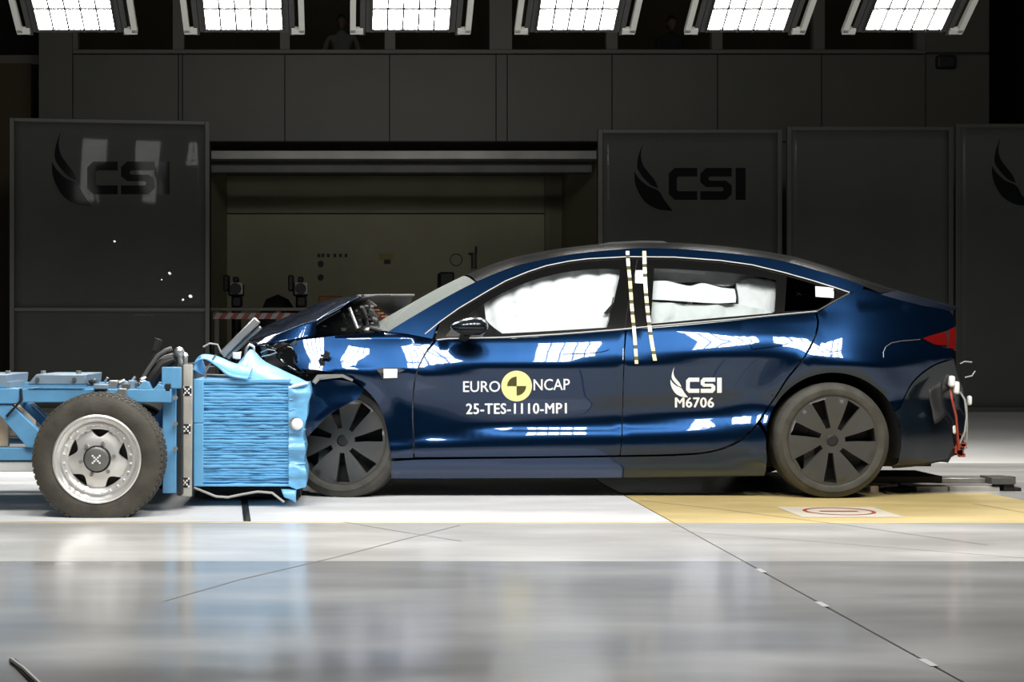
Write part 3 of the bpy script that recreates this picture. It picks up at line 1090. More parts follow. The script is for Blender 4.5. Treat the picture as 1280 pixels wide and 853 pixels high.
# --- painted flanks
fender = panel('front_fender', [(361, 432), (366, 427), (395, 423), (440, 418), (480, 416.5), (505, 417.5), (535, 424), (541, 427),
      (529, 445), (519, 470), (515, 510), (516, 545), (516.5, 572.5), (489, 573), (486, 553), (482, 530), (474, 508), (459, 489), (437, 473), (405, 464),
      (374, 461), (365, 450)], 'paint', h=.04, far_name='far_front_fender')
fdoor = panel('front_door', [(545.5, 427), (562, 424.6), (640, 423.6), (700, 419.4), (740, 416.5), (781, 413.2), (779.6, 450), (777.3, 520), (774.4, 569.3), (640, 571), (518.2, 571.8), (517.8, 545),
      (516.8, 510), (520.7, 470), (530.6, 446)], 'paint', far_name='far_front_door')
rdoor = panel('rear_door', [(783.5, 413), (830, 409.3), (900, 402.8), (960, 396.5), (1018.3, 391), (1021.4, 402), (1017.6, 420.3), (1003.5, 448), (983.5, 472.4), (965.7, 500), (944.7, 530.4),
      (922.2, 550.7), (893, 562.8), (856, 567.2), (775.6, 569.3), (778.6, 520), (781, 450)], 'paint', far_name='far_rear_door')
arch = arc_px(1041.5, 551, 85, -12, 168, 26)
quarter = panel('rear_quarter', [(1020.5, 390.7), (1025, 389.3), (1046, 376.5), (1066, 365.5), (1079, 362), (1110, 371), (1150, 381.5), (1187, 389.5), (1193, 397), (1193.5, 409),
      (1170, 417), (1152, 423), (1168, 431), (1192, 437.5), (1192.5, 447), (1165, 457), (1140, 478), (1125, 508)] + arc_px(1041.5, 551, 85, 26, 168, 22) +
      [(958.5, 540), (951, 527), (968, 500), (986, 473), (1006, 448.5), (1020, 421), (1024, 402)], 'paint', h=.045, far_name='far_rear_quarter')
rocker = panel('rocker_panel', [(488, 577), (519, 575.2), (640, 573.6), (776, 571.6), (858, 569.6), (894, 565), (925, 552.8), (947.5, 531.5), (957, 545), (957.5, 560), (955.5, 595), (860, 596.5),
      (760, 597.5), (489, 598.5)], 'paint', h=.05, thick=.06, far_name='far_rocker_panel')
# rear bumper, partly stripped
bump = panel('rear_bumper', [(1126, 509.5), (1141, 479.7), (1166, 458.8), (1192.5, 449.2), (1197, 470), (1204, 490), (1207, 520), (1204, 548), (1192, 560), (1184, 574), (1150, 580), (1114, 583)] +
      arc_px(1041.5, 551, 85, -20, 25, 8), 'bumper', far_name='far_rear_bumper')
panel('bumper_valance', [(1116, 583.5), (1150, 580.5), (1184, 574.5), (1192, 561), (1204, 549), (1208, 556), (1204, 566), (1190, 572), (1186, 579), (1176, 578), (1150, 583), (1118, 586)],
      'blackplastic', off=.01, h=.06)
# --- glasshouse
trim_top = [(505, 416.5), (531, 418), (550, 402.5), (573, 386), (608, 365), (632, 351.5), (660, 340), (683, 332.5), (710, 327), (735, 323.8), (786, 321.2), (843, 321.8), (901, 326), (940, 331.5), (978, 340.5), (1012, 350), (1043, 359.5), (1062, 366)]
roof_edge_px = [(484, 415.5), (496, 408), (520, 393.5), (560, 370.5), (596, 352), (640, 334), (670, 326.5), (700, 320.5), (730, 316), (760, 313), (800, 310.5), (850, 311.5), (900, 315.5), (950, 321.5),
                (985, 328), (1020, 338), (1060, 350), (1079, 357.5)]
rail = panel('roof_rail', roof_edge_px + [(1079, 361.5), (1064, 365)] + trim_top[::-1][1:-2] + [(540, 423.5), (505, 417)], 'paint', surf=y_top, h=.035, corner=30, far_name='far_roof_rail', step=.02)
belt = [(1060, 367.6), (1044, 376), (1021, 389), (968, 394), (915, 399.3), (811, 408.2), (770, 412.2), (700, 417.6), (632, 421.6), (560, 423), (544, 424.5)]
dlo = trim_top[2:] + belt
g_front = [(560, 419.5), (631, 417), (690, 413.7), (758.5, 409.5), (763, 395), (770, 365), (776.5, 337.5), (757, 336), (735, 337.2), (710, 340), (690, 344), (665, 351), (640, 361), (620, 371), (604, 380.5), (585, 394), (570, 406)]
g_rear = [(813.5, 405), (890, 398), (966, 391.5), (968.5, 389), (971, 352), (968.5, 349.5), (940, 344.5), (905, 340.5), (870, 338), (840, 336.3), (818, 335.6)]
g_quart = [(981, 389.3), (984, 346), (1005, 351.5), (1030, 359.5), (1045, 365), (1040, 375), (1024, 386.2)]
frame = panel('window_frame', dlo, 'blacktrim', surf=y_top, off=.006, h=.05, holes=[g_front, g_rear, g_quart], corner=30, far_name='far_window_frame', step=.03)
panel('front_window', g_front, 'glass', surf=y_top, off=.014, h=.08, thick=0, corner=30, far_name='far_front_window')
panel('rear_window', g_rear, 'glass', surf=y_top, off=.014, h=.08, thick=0, corner=30, far_name='far_rear_window')
M['tintglass'] = glass('dark_quarter_glass', (0.16, 0.17, 0.17))
panel('quarter_window', g_quart, 'tintglass', surf=y_top, off=.012, h=.08, thick=0, corner=30, far_name='far_quarter_window')

def on_side(px, py, off=0.0, surf=y_side):
    x, z = to_xz([(px, py)], surf)[0]
    return Vector((x, surf(x, z) + off, z))

def strip_along(name, pts, r, m, parent=None, surf=y_top, off=-.002, both=True, n=6, sub=6):
    q = []
    for (a, b) in zip(pts, pts[1:]):
        for i in range(sub):
            q.append((a[0] + (b[0] - a[0]) * i / sub, a[1] + (b[1] - a[1]) * i / sub))
    q.append(pts[-1])
    mb = MB().tube([on_side(x, y, off, surf) for x, y in q], r, n)
    o = obj(name, mb, m, parent or car)
    if both:
        obj('far_' + name, mb.mirror(YC), m, car)
    return o

strip_along('window_trim', trim_top[1:] + [(1060, 367.6), (1044, 376.3), (1021, 389.3)], .0045, 'trim', sub=3)
strip_along('belt_trim', [(1021, 389.6), (968, 394.5), (915, 399.8), (811, 408.8), (770, 412.8), (700, 418.2), (632, 422.2), (560, 424), (546, 425.5)], .0065, 'trim', sub=4)
# seam on the black pillar
strip_along('pillar_seam', [(797, 324), (790, 360), (784, 390), (781.5, 411)], .003, 'void', off=.004, both=False)
g_glossy = [(765, 410.5), (810, 406.8), (815, 336), (781, 336)]

# --- roof, windscreen, rear window: lofted between the two flanks
roof_c = [(452, 414), (466, 407), (500, 387), (540, 364.5), (580, 344.5), (610, 332.5), (650, 320.5), (700, 311.5), (730, 307.8), (760, 305.3), (800, 303.8), (850, 305.5), (900, 309.5), (930, 313),
          (986, 322.8), (1030, 337), (1061, 349), (1090, 358), (1117, 366), (1150, 375.5), (1187, 385.5)]
def loft(name, near_px, cen_px, m, n=14, parent=None, surf=y_top, off=0.0):
    near = [on_side(x, y, off, surf) for x, y in near_px]
    cen = [P(x, y, YC) for x, y in cen_px]
    rows = []
    for a, c in zip(near, cen):
        row = []
        for i in range(2 * n + 1):
            t = i / n - 1                              # -1 near edge, 0 centre, 1 far edge
            w = 1 - abs(t) ** 2.3
            y = YC + t * (YC - a.y)
            row.append(Vector((a.x + (c.x - a.x) * w, y, a.z + (c.z - a.z) * w)))
        rows.append(row)
    mb = MB().grid(rows, flip=True)
    return obj(name, mb, m, parent or car, angle=60)

def resample(pts, k):
    """k points, evenly along a smooth pixel curve"""
    t = [0.0]
    for a, b in zip(pts, pts[1:]):
        t.append(t[-1] + sqrt((a[0] - b[0]) ** 2 + (a[1] - b[1]) ** 2))
    xs = [(q, p[0]) for q, p in zip(t, pts)]
    ys = [(q, p[1]) for q, p in zip(t, pts)]
    return [(curve_tab(xs, t[-1] * i / (k - 1)), curve_tab(ys, t[-1] * i / (k - 1))) for i in range(k)]

ws_n = [(486, 414.5), (498, 407), (520, 393.5), (560, 370.5), (594, 353)]
ws_c = [(459, 412), (474, 402), (503, 385.5), (544, 362.5), (577, 346)]
loft('windscreen', resample(ws_n, 16), resample(ws_c, 16), 'screen')
rf_n = roof_edge_px[4:15]
rf_c = [(580, 344.5), (624, 327.5), (655, 319.3), (690, 312.8), (725, 308.3), (760, 305.3), (800, 303.8), (850, 305.3), (900, 309.3), (950, 316), (985, 322.5)]
loft('roof_glass', resample(rf_n, 40), resample(rf_c, 40), 'roofglass')
rw_n = [(985, 328), (1020, 338), (1060, 350), (1079, 357.5), (1100, 366.5)]
rw_c = [(985, 322.5), (1025, 335), (1064, 350), (1085, 357), (1108, 363.5)]
loft('rear_screen', resample(rw_n, 14), resample(rw_c, 14), 'roofglass')
bl_n = [(1079, 361), (1110, 371), (1150, 381.5), (1186, 389)]
bl_c = [(1104, 362.5), (1125, 368), (1155, 376.5), (1190, 385)]
loft('boot_lid', resample(bl_n, 12), resample(bl_c, 12), 'paint', surf=y_side)
def tail(name, pts_px, bulge, m):
    rows = []
    for px, py in pts_px:
        a = on_side(px, py)
        row = []
        for i in range(21):
            t = i / 10 - 1
            w = 1 - abs(t) ** 2.6
            row.append(Vector((a.x + bulge * w, YC + t * (YC - a.y), a.z)))
        rows.append(row)
    return obj(name, MB().grid(rows), m, car, angle=60)
tail('boot_face', [(1187, 389), (1193, 397), (1193, 409), (1192, 437), (1192.5, 448)], .06, 'paint')
tail('rear_fascia', [(1192, 451), (1197, 470), (1203, 490), (1206, 520), (1203, 548), (1191, 560), (1183, 574)], .05, 'blackplastic')

# tail lamp: two red lenses
panel('tail_lamp', [(1153, 423), (1170, 417.5), (1182, 415), (1184, 432), (1168, 430.5)], 'red', off=-.004, h=.04, both=True, far_name='far_tail_lamp')
panel('tail_lamp', [(1186, 412), (1193, 409), (1194.5, 418), (1193, 437), (1186, 435)], 'red', off=-.006, h=.04, both=True, far_name='far_tail_lamp')
panel('lamp_surround', [(1150, 423), (1170, 415.5), (1195, 407.5), (1196, 438.5), (1166, 432.5)], 'blackplastic', off=.008, h=.05)
strip_along('charge_flap_seam', [(1104.5, 447), (1104, 441), (1107, 434), (1114, 429), (1126, 426.5), (1150, 424.5)], .0022, 'trim', surf=y_side, off=.0, both=False)  # pale tube draws the highlight along the charge flap's gap

# --- bonnet, folded up
def hood(name, near, far, m, bulge=0.0, n=12, Yn=.30, Yf=1.50, crumple=.012, seed=0.0):
    rows = []
    for a, b in zip(near, far):
        A = P(a[0], a[1], a[2] if len(a) > 2 else Yn)
        B = P(b[0], b[1], b[2] if len(b) > 2 else Yf)
        row = []
        for i in range(n + 1):
            t = i / n
            p = A.lerp(B, t)
            p.z += bulge * 4 * t * (1 - t)
            p += crumple * noise.noise_vector(p * 7 + Vector((seed, 0, 0)))
            row.append(p)
        rows.append(row)
    return obj(name, MB().grid(rows, flip=True), m, car, angle=50, solid=.006)
hd_n = [(318, 430.5, .30), (335, 425.5, .26), (352, 423, .24), (372, 416, .25), (387, 407, .26), (404, 397, .28), (422, 387, .31), (438, 378, .36), (452, 371.5, .42)]
hd_f = [(297, 428, 1.35), (318, 415, 1.42), (340, 406, 1.45), (358, 397.5, 1.5), (376, 389.5, 1.5), (395, 382, 1.5), (415, 375.5, 1.5), (440, 371, 1.5), (462, 370, 1.5)]
hood('bonnet', resample([(a, b) for a, b, c in hd_n], 24), resample([(a, b) for a, b, c in hd_f], 24), 'paint', bulge=.012, Yn=.28, Yf=1.48)
hood('bonnet_edge', [(320, 432, .235), (342, 429.5, .205), (366, 426, .195), (394, 421.5, .20)], [(332, 423, .255), (353, 415, .24), (376, 405.5, .24), (396, 399, .25)], 'paint', crumple=.004, n=6, bulge=.0)
hood('bonnet_underside', [(440, 378.5, .40), (452, 372, .43), (470, 369.5, .8), (490, 369, 1.1), (516, 369, 1.45)], [(455, 386, 1.2), (466, 388, 1.2), (478, 392, 1.3), (490, 396, 1.4), (508, 392, 1.5)], 'blackplastic', crumple=.006)
mb = MB().tube([P(384, 412, .3), P(404, 400, .3), P(425, 388, .32)], .006, 6)
obj('bonnet_stay', mb, 'trim', car)
obj('cowl_rail', MB().tube([P(447, 370, .5), P(470, 369.2, .9), P(517, 369, 1.4)], .008, 6), 'trim', car)
# engine bay: dark tub and broken bits
mb = MB().box((tx(376), .32, .30), (tx(455), 1.53, .80))
obj('engine_tub', mb, 'void', car)
obj('bulkhead', MB().box((tx(440), .22, .30), (tx(500), 1.63, tz(421))), 'void', car)
mb = MB()
for a, b, Y, r in (((428, 392), (433, 405), .4, .008), ((452, 384), (458, 398), .45, .015), ((455, 398), (461, 414), .5, .018), ((462, 378), (470, 384), .7, .012), ((462, 410), (476, 414), .3, .014)):
    mb.cyl(P(a[0], a[1], Y), P(b[0], b[1], Y), r, 8)
for i in range(26):
    x, y = random.uniform(398, 472), random.uniform(392, 417)
    if y < 372 + (470 - x) * .55:
        continue
    p = P(x, y, random.uniform(.35, .6))
    mb.box(p - Vector((.012, .02, .006)), p + Vector((random.uniform(.01, .03), .02, random.uniform(.004, .012))))
obj('engine_bits', mb, 'blackplastic', car, kind='stuff')
mb = MB()
rs_ = random.Random(21)
for i in range(10):
    x = rs_.uniform(446, 470)
    p = P(x, rs_.uniform(376, 411), rs_.uniform(.36, .55))
    mb.box(p - Vector((.007, .01, .004)), p + Vector((rs_.uniform(.004, .014), .01, rs_.uniform(.003, .010))))
obj('metal_bits', mb, 'steel', car, kind='stuff')
obj('washer_bottle', MB().ball(P(463, 394, .6), (.03, .03, .04), 10), 'blackplastic', car)
obj('wiring_clip', MB().ball(P(468, 400, .6), (.02, .02, .015), 8), 'lampbody', car)
obj('wiring_clip', MB().ball(P(462, 413, .35), (.04, .03, .02), 8), 'steel', car)
mb = MB()
for i in range(3):
    mb.box(P(470 + 5 * i, 388 + 4 * i, 1.0) - Vector((.02, .1, .004)), P(470 + 5 * i, 388 + 4 * i, 1.0) + Vector((.02, .1, .004)))
obj('orange_harness', mb, 'orange', car)

obj('engine_block', MB().pprism([(384, 424), (387, 413), (403, 397.5), (424, 385.5), (440, 377), (452, 372), (462, 374), (472, 398), (478, 412), (474, 424)], .62, 1.40), 'void', car, bevel=.02)  # dark block added to close the view through the black space under the bonnet
obj('strut', MB().cyl(P(437, 385, .36), P(447, 411, .33), .009, 8), 'steel', car)
# crushed nose: broken lamp, shards, bent beam
def shard(name, pts, m, seed, d=.03):
    mb = MB()
    q = [P(*p) for p in pts]
    c = sum(q, Vector()) / len(q)
    rows = []
    k = 7
    for i in range(k + 1):
        row = []
        for j in range(k + 1):
            u, w = i / k, j / k
            p = (q[0] * (1 - u) + q[1] * u) * (1 - w) + (q[3] * (1 - u) + q[2] * u) * w
            p = p + d * noise.noise_vector(p * 11 + Vector((seed, seed, 0)))
            row.append(p)
        rows.append(row)
    mb.grid(rows)
    return obj(name, mb, m, car, angle=30, solid=.005)
shard('crushed_nose', [(322, 430, .35), (366, 426, .14), (372, 462, .16), (330, 452, .2)], 'blackplastic', 1.3, .05)
shard('crushed_nose', [(338, 440, .12), (362, 432, .10), (384, 470, .10), (362, 462, .10)], 'blacktrim', 4.1, .03)
shard('broken_headlamp', [(325, 433, .18), (348, 436, .14), (345, 444, .12), (326, 446, .2)], 'blacktrim', 2.2, .02)
mb = MB().tube([P(326, 441, .1), P(334, 437, .08), P(343, 438, .08), P(346, 441, .08), P(338, 444, .08), P(327, 446, .1)], .004, 6)
obj('lamp_bezel', mb, 'steel', car)
shard('crushed_nose', [(345, 470, .25), (402, 464, .12), (398, 482, .14), (352, 480, .3)], 'void', 7.7, .03)
shard('broken_headlamp', [(290, 441, .3), (302, 439, .25), (300, 447, .22), (291, 448, .28)], 'white', 5.2, .012)
mb = MB().tube([P(307, 446, .2), P(308, 436, .2), P(312, 431, .2), P(317, 434, .2), P(318, 446, .2)], .010, 8)
obj('bonnet_latch', mb, 'steel', car)
obj('front_crossbar', MB().bar(P(278, 444, .55), P(322, 400, .55), .12, .045).bar(P(284, 448, .6), P(326, 409, .6), .1, .02), 'steel', car, bevel=.006)
# crumpled trim at the fender front edge
mb = MB()
for i in range(9):
    p = P(407 + random.uniform(-6, 10), 445 + i * 2.2, y_low(tx(410), .8) - .01)
    mb.box(p - Vector((.012, .008, .006)), p + Vector((.010, .006, .008)))
obj('torn_clip', mb, 'blackplastic', car)
shard('torn_tab', [(406, 438, .06), (412, 441, .04), (411, 449, .05), (405, 448, .06)], 'blackplastic', 3.3, .01)

# bent liner hanging in front of the front wheel
ln = [(392, 478), (408, 474.5), (440, 478), (455, 487), (448, 497), (430, 507), (411, 519), (394, 536), (384, 547), (381, 528), (386, 504)]
sf = lambda x, z: -0.035 + .035 * noise.noise(Vector((x * 6, 3.1, z * 6))) + .06 * max(0, z - .55)
mb = sheet([(PX(a, 0), PZ(b, 0)) for a, b in ln], sf, .03, [], .012, corner=30)
obj('bent_arch_liner', mb, 'paint', car)
mb = MB().tube([P(392, 479, -.03), P(398, 472, -.02), P(410, 471, -.03), P(428, 470, -.02), P(441, 476, -.02)], [.014, .018, .014, .010, .008], 8)
obj('torn_edge', mb, 'steel', car)

# --- wheels
def wheel_mb(R, W, rimR):
    """tyre, cover, slot backing in local axes: outer face at y = 0, turning about Y"""
    sh = .030
    tyre = MB().lathe([(rimR - .012, .02), (rimR, .004), (rimR + .012, -.002), (rimR + .035, -.004), (R - .04, .000), (R - .018, .010), (R - .006, .024), (R - .001, .045), (R, .06),
                       (R, W - .06), (R - .006, W - .02), (R - .03, W), (rimR, W), (rimR - .012, W - .02)], 72, closed=True)
    grooves = MB()
    for yy_ in (.07, .115, .16):
        grooves.lathe([(R + .0008, yy_ - .005), (R + .0012, yy_ + .005)], 72)
    return tyre, grooves

def slotted_cover(rimR, angles):
    holes = []
    for a in angles:
        pts = []
        for rr, w in ((.072, .022), (.14, .036), (.225, .060), (.240, .062), (.240, -.062), (.225, -.060), (.14, -.036), (.072, -.022)):
            aa = radians(a)
            w_ = w * .62
            skew = .012 * (rr - .075) / .14
            pts.append((rr * cos(aa) - (w_ + skew) * sin(aa), rr * sin(aa) + (w_ + skew) * cos(aa)))
        holes.append(pts)
    outer = [(rimR * cos(2 * pi * i / 60), rimR * sin(2 * pi * i / 60)) for i in range(60)]
    def surf(x, z):
        r = sqrt(x * x + z * z)
        return -.006 + .030 * max(0.0, 1 - r / rimR) ** 1.4 + (.012 if r > rimR - .012 else 0)
    return sheet(outer, surf, .03, holes, .022, corner=60, step=.03)

ANG = [108, 57, 5, -46, -97.7, -149, 159.7]
def car_wheel(name, X, Y, z, yaw, camber, ang, parent, roll=0):
    R, W, rR = .333, .235, .258
    mx = Matrix.Translation((X, Y, z)) @ Matrix.Rotation(yaw, 4, 'Z') @ Matrix.Rotation(camber, 4, 'X')
    tyre, gr = wheel_mb(R, W, rR)
    barrel = MB().lathe([(.05, .10), (rR - .03, .10), (rR - .015, .03), (rR - .004, .014), (rR - .002, .06), (rR - .01, W - .02)], 60)
    barrel.lathe([(.0, .085), (.12, .085), (.12, .1)], 32)
    w = obj(name, barrel.xf(mx), 'black', parent)
    for v in tyre.v: pass
    t = tyre.xf(mx)
    for p in t.v:
        p.z = max(p.z, 0.0)
    obj('tyre', t, 'rubber', w)
    obj('tread_groove', gr.xf(mx), 'black', w)
    obj('wheel_cover', slotted_cover(rR - .004, ang).xf(mx), 'cover', w)
    hub = MB().lathe([(0, .012), (.026, .012), (.034, .018), (.036, .04)], 28)
    obj('hub_cap', hub.xf(mx), 'black', w)
    nuts = MB()
    for k in range(5):
        a = radians(-90 + 72 * k)
        nuts.cyl((.057 * cos(a), .075, .057 * sin(a)), (.057 * cos(a), .088, .057 * sin(a)), .011, 6)
    obj('wheel_nut', nuts.xf(mx), 'steel', w)
    cal = MB().pprism([(0, 0)], 0, 0) if False else MB().box((-.15, .06, -.2), (-.09, .09, -.05))
    obj('brake_caliper', cal.xf(mx), 'lampbody', w)
    return w
car_wheel('wheel', WX[1], 0.0, .331, radians(0), 0, ANG, car)
fa = [103, 52, 5, -45, -90, -148, 160]
car_wheel('wheel', PX(427.5, .10), .105, .326, radians(-12), radians(-9), fa, car)
car_wheel('far_wheel', WX[1], 1.85, .331, pi, 0, ANG, car)
car_wheel('far_wheel', tx(412), 1.85, .331, pi, 0, ANG, car)

# wheel houses and underbody
def arch_liner(cx, r, y0, y1, a0=-15, a1=195):
    rows = []
    for i in range(25):
        a = radians(a0 + (a1 - a0) * i / 24)
        rows.append([(cx + r * cos(a), y, .331 + r * sin(a)) for y in (y0, y1)])
    mb = MB().grid(rows)
    mb.add([(cx, y1, .331)] + [r_[1] for r_ in rows], [(0, i + 1, i + 2) for i in range(24)])
    return mb
for cx, nm in ((WX[1], 'wheel_house'), (tx(414), 'wheel_house')):
    a = arch_liner(cx, .402, .045 if cx > 1 else .05, .30)
    obj(nm, a, 'void', car)
    obj('far_wheel_house', a.mirror(YC), 'void', car)
obj('underbody', MB().box((tx(380), .30, .16), (tx(1185), 1.55, .30)).box((tx(492), .10, .15), (tx(950), 1.75, .22)), 'void', car)
obj('battery_floor', MB().box((tx(500), .17, .22), (tx(960), 1.68, .40)), 'void', car)
obj('rear_tub', MB().box((tx(960), .30, .30), (tx(1180), 1.55, .82)), 'void', car)
# inner door skins so that no light leaks through the flanks
inn = MB().box((tx(505), .13, .25), (tx(948), .15, .85))
obj('inner_door_skin', inn, 'lining', car)
obj('far_inner_door_skin', inn.mirror(YC), 'lining', car)

# --- cabin
obj('dashboard', MB().prism([(tx(490), .80), (tx(500), .92), (tx(560), .95), (tx(590), .90), (tx(590), .70), (tx(500), .60)], .20, 1.65), 'blackplastic', car, bevel=.02)
for (sx_, sz) in ((tx(650), .45), (tx(865), .47)):
    for Y in ((.30, .82), (1.05, 1.55)):
        s = MB().prism([(sx_ - .22, sz), (sx_ + .30, sz - .05), (sx_ + .30, sz + .06), (sx_ - .22, sz + .12)], *Y)
        s.prism([(sx_ + .24, sz), (sx_ + .36, sz + .02), (sx_ + .56, sz + .62), (sx_ + .46, sz + .64)], *Y)
        s.prism([(sx_ + .46, sz + .63), (sx_ + .56, sz + .62), (sx_ + .60, sz + .80), (sx_ + .52, sz + .81)], Y[0] + .12, Y[1] - .12)
        obj('seat', s, 'seat', car, bevel=.035)
obj('parcel_shelf', MB().prism([(tx(985), .90), (tx(1085), .97), (tx(1085), .94), (tx(985), .85)], .36, 1.49), 'lining', car)
obj('headliner', MB().prism([(tx(640), 1.255), (tx(720), 1.325), (tx(800), 1.345), (tx(900), 1.32), (tx(900), 1.30), (tx(800), 1.325), (tx(720), 1.30), (tx(640), 1.235)], .42, 1.43), 'lining', car)
# curtain airbags, near side (and the same beyond)
def curtain(name, px_pts, d, seed, m='airbag', pitch=.13, amp=.03, far=True, off=.0):
    pl = to_xz(px_pts, y_top)
    def sf(x, z):
        q = abs(sin(pi * (x + seed) / pitch + 1.2 * noise.noise(Vector((x * 3, seed, z * 3)))))
        fold = .020 * noise.noise(Vector((x * 9, z * 9, seed))) + .010 * noise.noise(Vector((x * 22, z * 22, seed)))
        return y_top(x, z) + d - amp * q ** .6 - fold
    mb = sheet(pl, sf, .022, [], .03, corner=35)
    o = obj(name, mb, m, car)
    if far:
        obj('far_' + name, mb.mirror(YC), m, car)
    return o
curtain('curtain_airbag', [(606, 378), (622, 367), (642, 357.5), (666, 348), (692, 340.5), (720, 335.5), (755, 333), (781, 334), (783, 345), (774, 372), (769, 392), (763, 414), (700, 420), (640, 424), (629, 417), (618, 409), (609, 400)], .085, 2.0)
curtain('curtain_airbag', [(806, 352), (835, 350.5), (850, 354), (866, 357), (882, 353.5), (905, 359), (922, 361), (923.5, 372), (923, 378), (900, 379), (870, 377.5), (835, 375), (806, 374)], .075, 5.0, amp=.012, pitch=.3)
curtain('door_airbag', [(808, 376.5), (840, 378), (880, 380.5), (925, 379.5), (945, 384), (970, 388), (972, 398), (900, 405), (806, 412)], .10, 8.0, m='seat', amp=.012, pitch=.25)
curtain('pillar_lining', [(926, 352), (945, 347.5), (976, 352), (976, 396), (960, 394), (930, 384)], .12, 9.0, m='airbag', amp=.01, pitch=.5)
curtain('roof_lining', [(806, 333), (850, 334), (900, 337), (940, 342), (975, 350), (940, 352), (915, 357), (880, 352), (850, 352), (806, 350)], .16, 4.0, m='lining', amp=.01, pitch=.5)
# belt and dark gap at the back edge of the front window
strip_along('seat_belt', [(769, 372), (765, 392), (760, 411)], .006, 'black', off=.05, both=False)
mb = MB().pprism([(755, 392), (767, 378), (769, 384), (759, 393)], .19, .21)
obj('belt_anchor', mb, 'black', car)

# --- mirror
mc = P(589, 408.5, -.06)
mb = MB()
mb.ball((0, 0, 0), (1, 1, 1), 28)
for v in mb.v:
    x, y, z = v
    v.x = .108 * x * (1 - .10 * x)
    v.y = .085 * y
    v.z = .054 * (1 if z > 0 else .9) * z * (1 + .25 * x) if True else 0
    v += mc
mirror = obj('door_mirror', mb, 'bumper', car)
mb2 = MB().ball((0, 0, 0), (1, 1, 1), 28)
for v in mb2.v:
    v.x = .106 * v.x; v.y = .088 * v.y; v.z = min(-.018, .05 * v.z)
    v += mc
obj('lower_shell', mb2, 'blackplastic', mirror)
obj('mirror_arm', MB().tube([mc + Vector((-.02, .05, -.03)), mc + Vector((-.03, .11, -.055)), mc + Vector((-.03, .18, -.065))], [.03, .028, .03], 10), 'blackplastic', mirror)
obj('mirror_sail', sheet(to_xz([(556, 421.5), (566, 409), (586, 409), (604, 418), (604, 421.5)], y_top), lambda x, z: y_top(x, z) - .004, .05, [], .01), 'blackplastic', car)
far_m = MB(); far_m.v = [p.copy() for p in mb.v]; far_m.f = list(mb.f); far_m.mi = list(mb.mi)
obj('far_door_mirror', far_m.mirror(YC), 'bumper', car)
arm = MB().tube([mc + Vector((-.02, .05, -.03)), mc + Vector((-.03, .11, -.055)), mc + Vector((-.03, .18, -.065))], [.03, .028, .03], 10)
obj('far_mirror_arm', arm.mirror(YC), 'blackplastic', car)

# --- handles, camera badge, stickers
def decal(name, px_polys, m, parent, off=-.0025, surf=y_side, h=0):
    mb = MB()
    for pl in px_polys:
        q = [Vector(p) for p in to_xz(pl, surf)]
        if h:
            q = round_poly(q, h, 5)
        V, T, be = fill2d(q, [], h)
        o = len(mb.v)
        for p in V:
            mb.v.append(Vector((p.x, surf(p.x, p.y) + off, p.y)))
        for f in T:
            mb.f.append(tuple(o + i for i in f)); mb.mi.append(0)
    return obj(name, mb, m, parent, smooth=False)

def text_decal(name, s, x0, y0, x1, y1, m, parent, bold=0.0, dy=0.0, spacing=1.0):
    vs, fs = text_polys(s, 0.0, spacing)
    ax, bx_ = min(v.x for v in vs), max(v.x for v in vs)
    ay, by_ = min(v.y for v in vs), max(v.y for v in vs)
    mb = MB()
    pts = []
    for v in vs:
        u, w = (v.x - ax) / (bx_ - ax), (v.y - ay) / (by_ - ay)
        pts.append((x0 + u * (x1 - x0), y1 + w * (y0 - y1) + dy * u))
    for k, (du, dw) in enumerate(((0, 0), (-1, 0), (1, 0), (0, -1), (0, 1))):
        vv = [Vector((x, y_side(x, z) - .0025 - .0003 * k, z)) for x, z in to_xz([(x + du * bold, y + dw * bold * .6) for x, y in pts])]
        mb.add(vv, [tuple(f) for f in fs])
    return obj(name, mb, m, parent, smooth=False)

def handle(pts, parent, label):
    f = sheet(to_xz(pts), lambda x, z: y_side(x, z) - .007, .025, [], .008, corner=35)
    o = obj('door_handle', f, 'paint', parent)
    return o
handle([(703, 437.5), (714, 436), (757, 434.5), (762, 436), (757, 438.5), (742, 441), (704, 442.5)], fdoor, '')
handle([(938, 431), (948, 427.5), (982, 424), (988, 426), (984, 429.5), (968, 433), (940, 436.5)], rdoor, '')
decal('repeater', [[(470, 461.5), (478, 460), (497, 460.5), (506, 463), (497, 467), (496, 473), (479, 474)]], 'blackplastic', fender, off=-.004, h=.012)
decal('sticker', [[(479.5, 461.5), (496.5, 461.5), (496.5, 472.5), (479.5, 473)]], 'white', fender, off=-.0075, h=.012)
decal('sticker', [[(1019.5, 358), (1043, 360), (1042.5, 372.5), (1020, 371)]], 'white', car, off=.006, surf=y_top)
decal('sticker', [[(794, 338), (804, 338), (804, 354.5), (794, 354)]], 'white', frame, off=.003, surf=y_top)

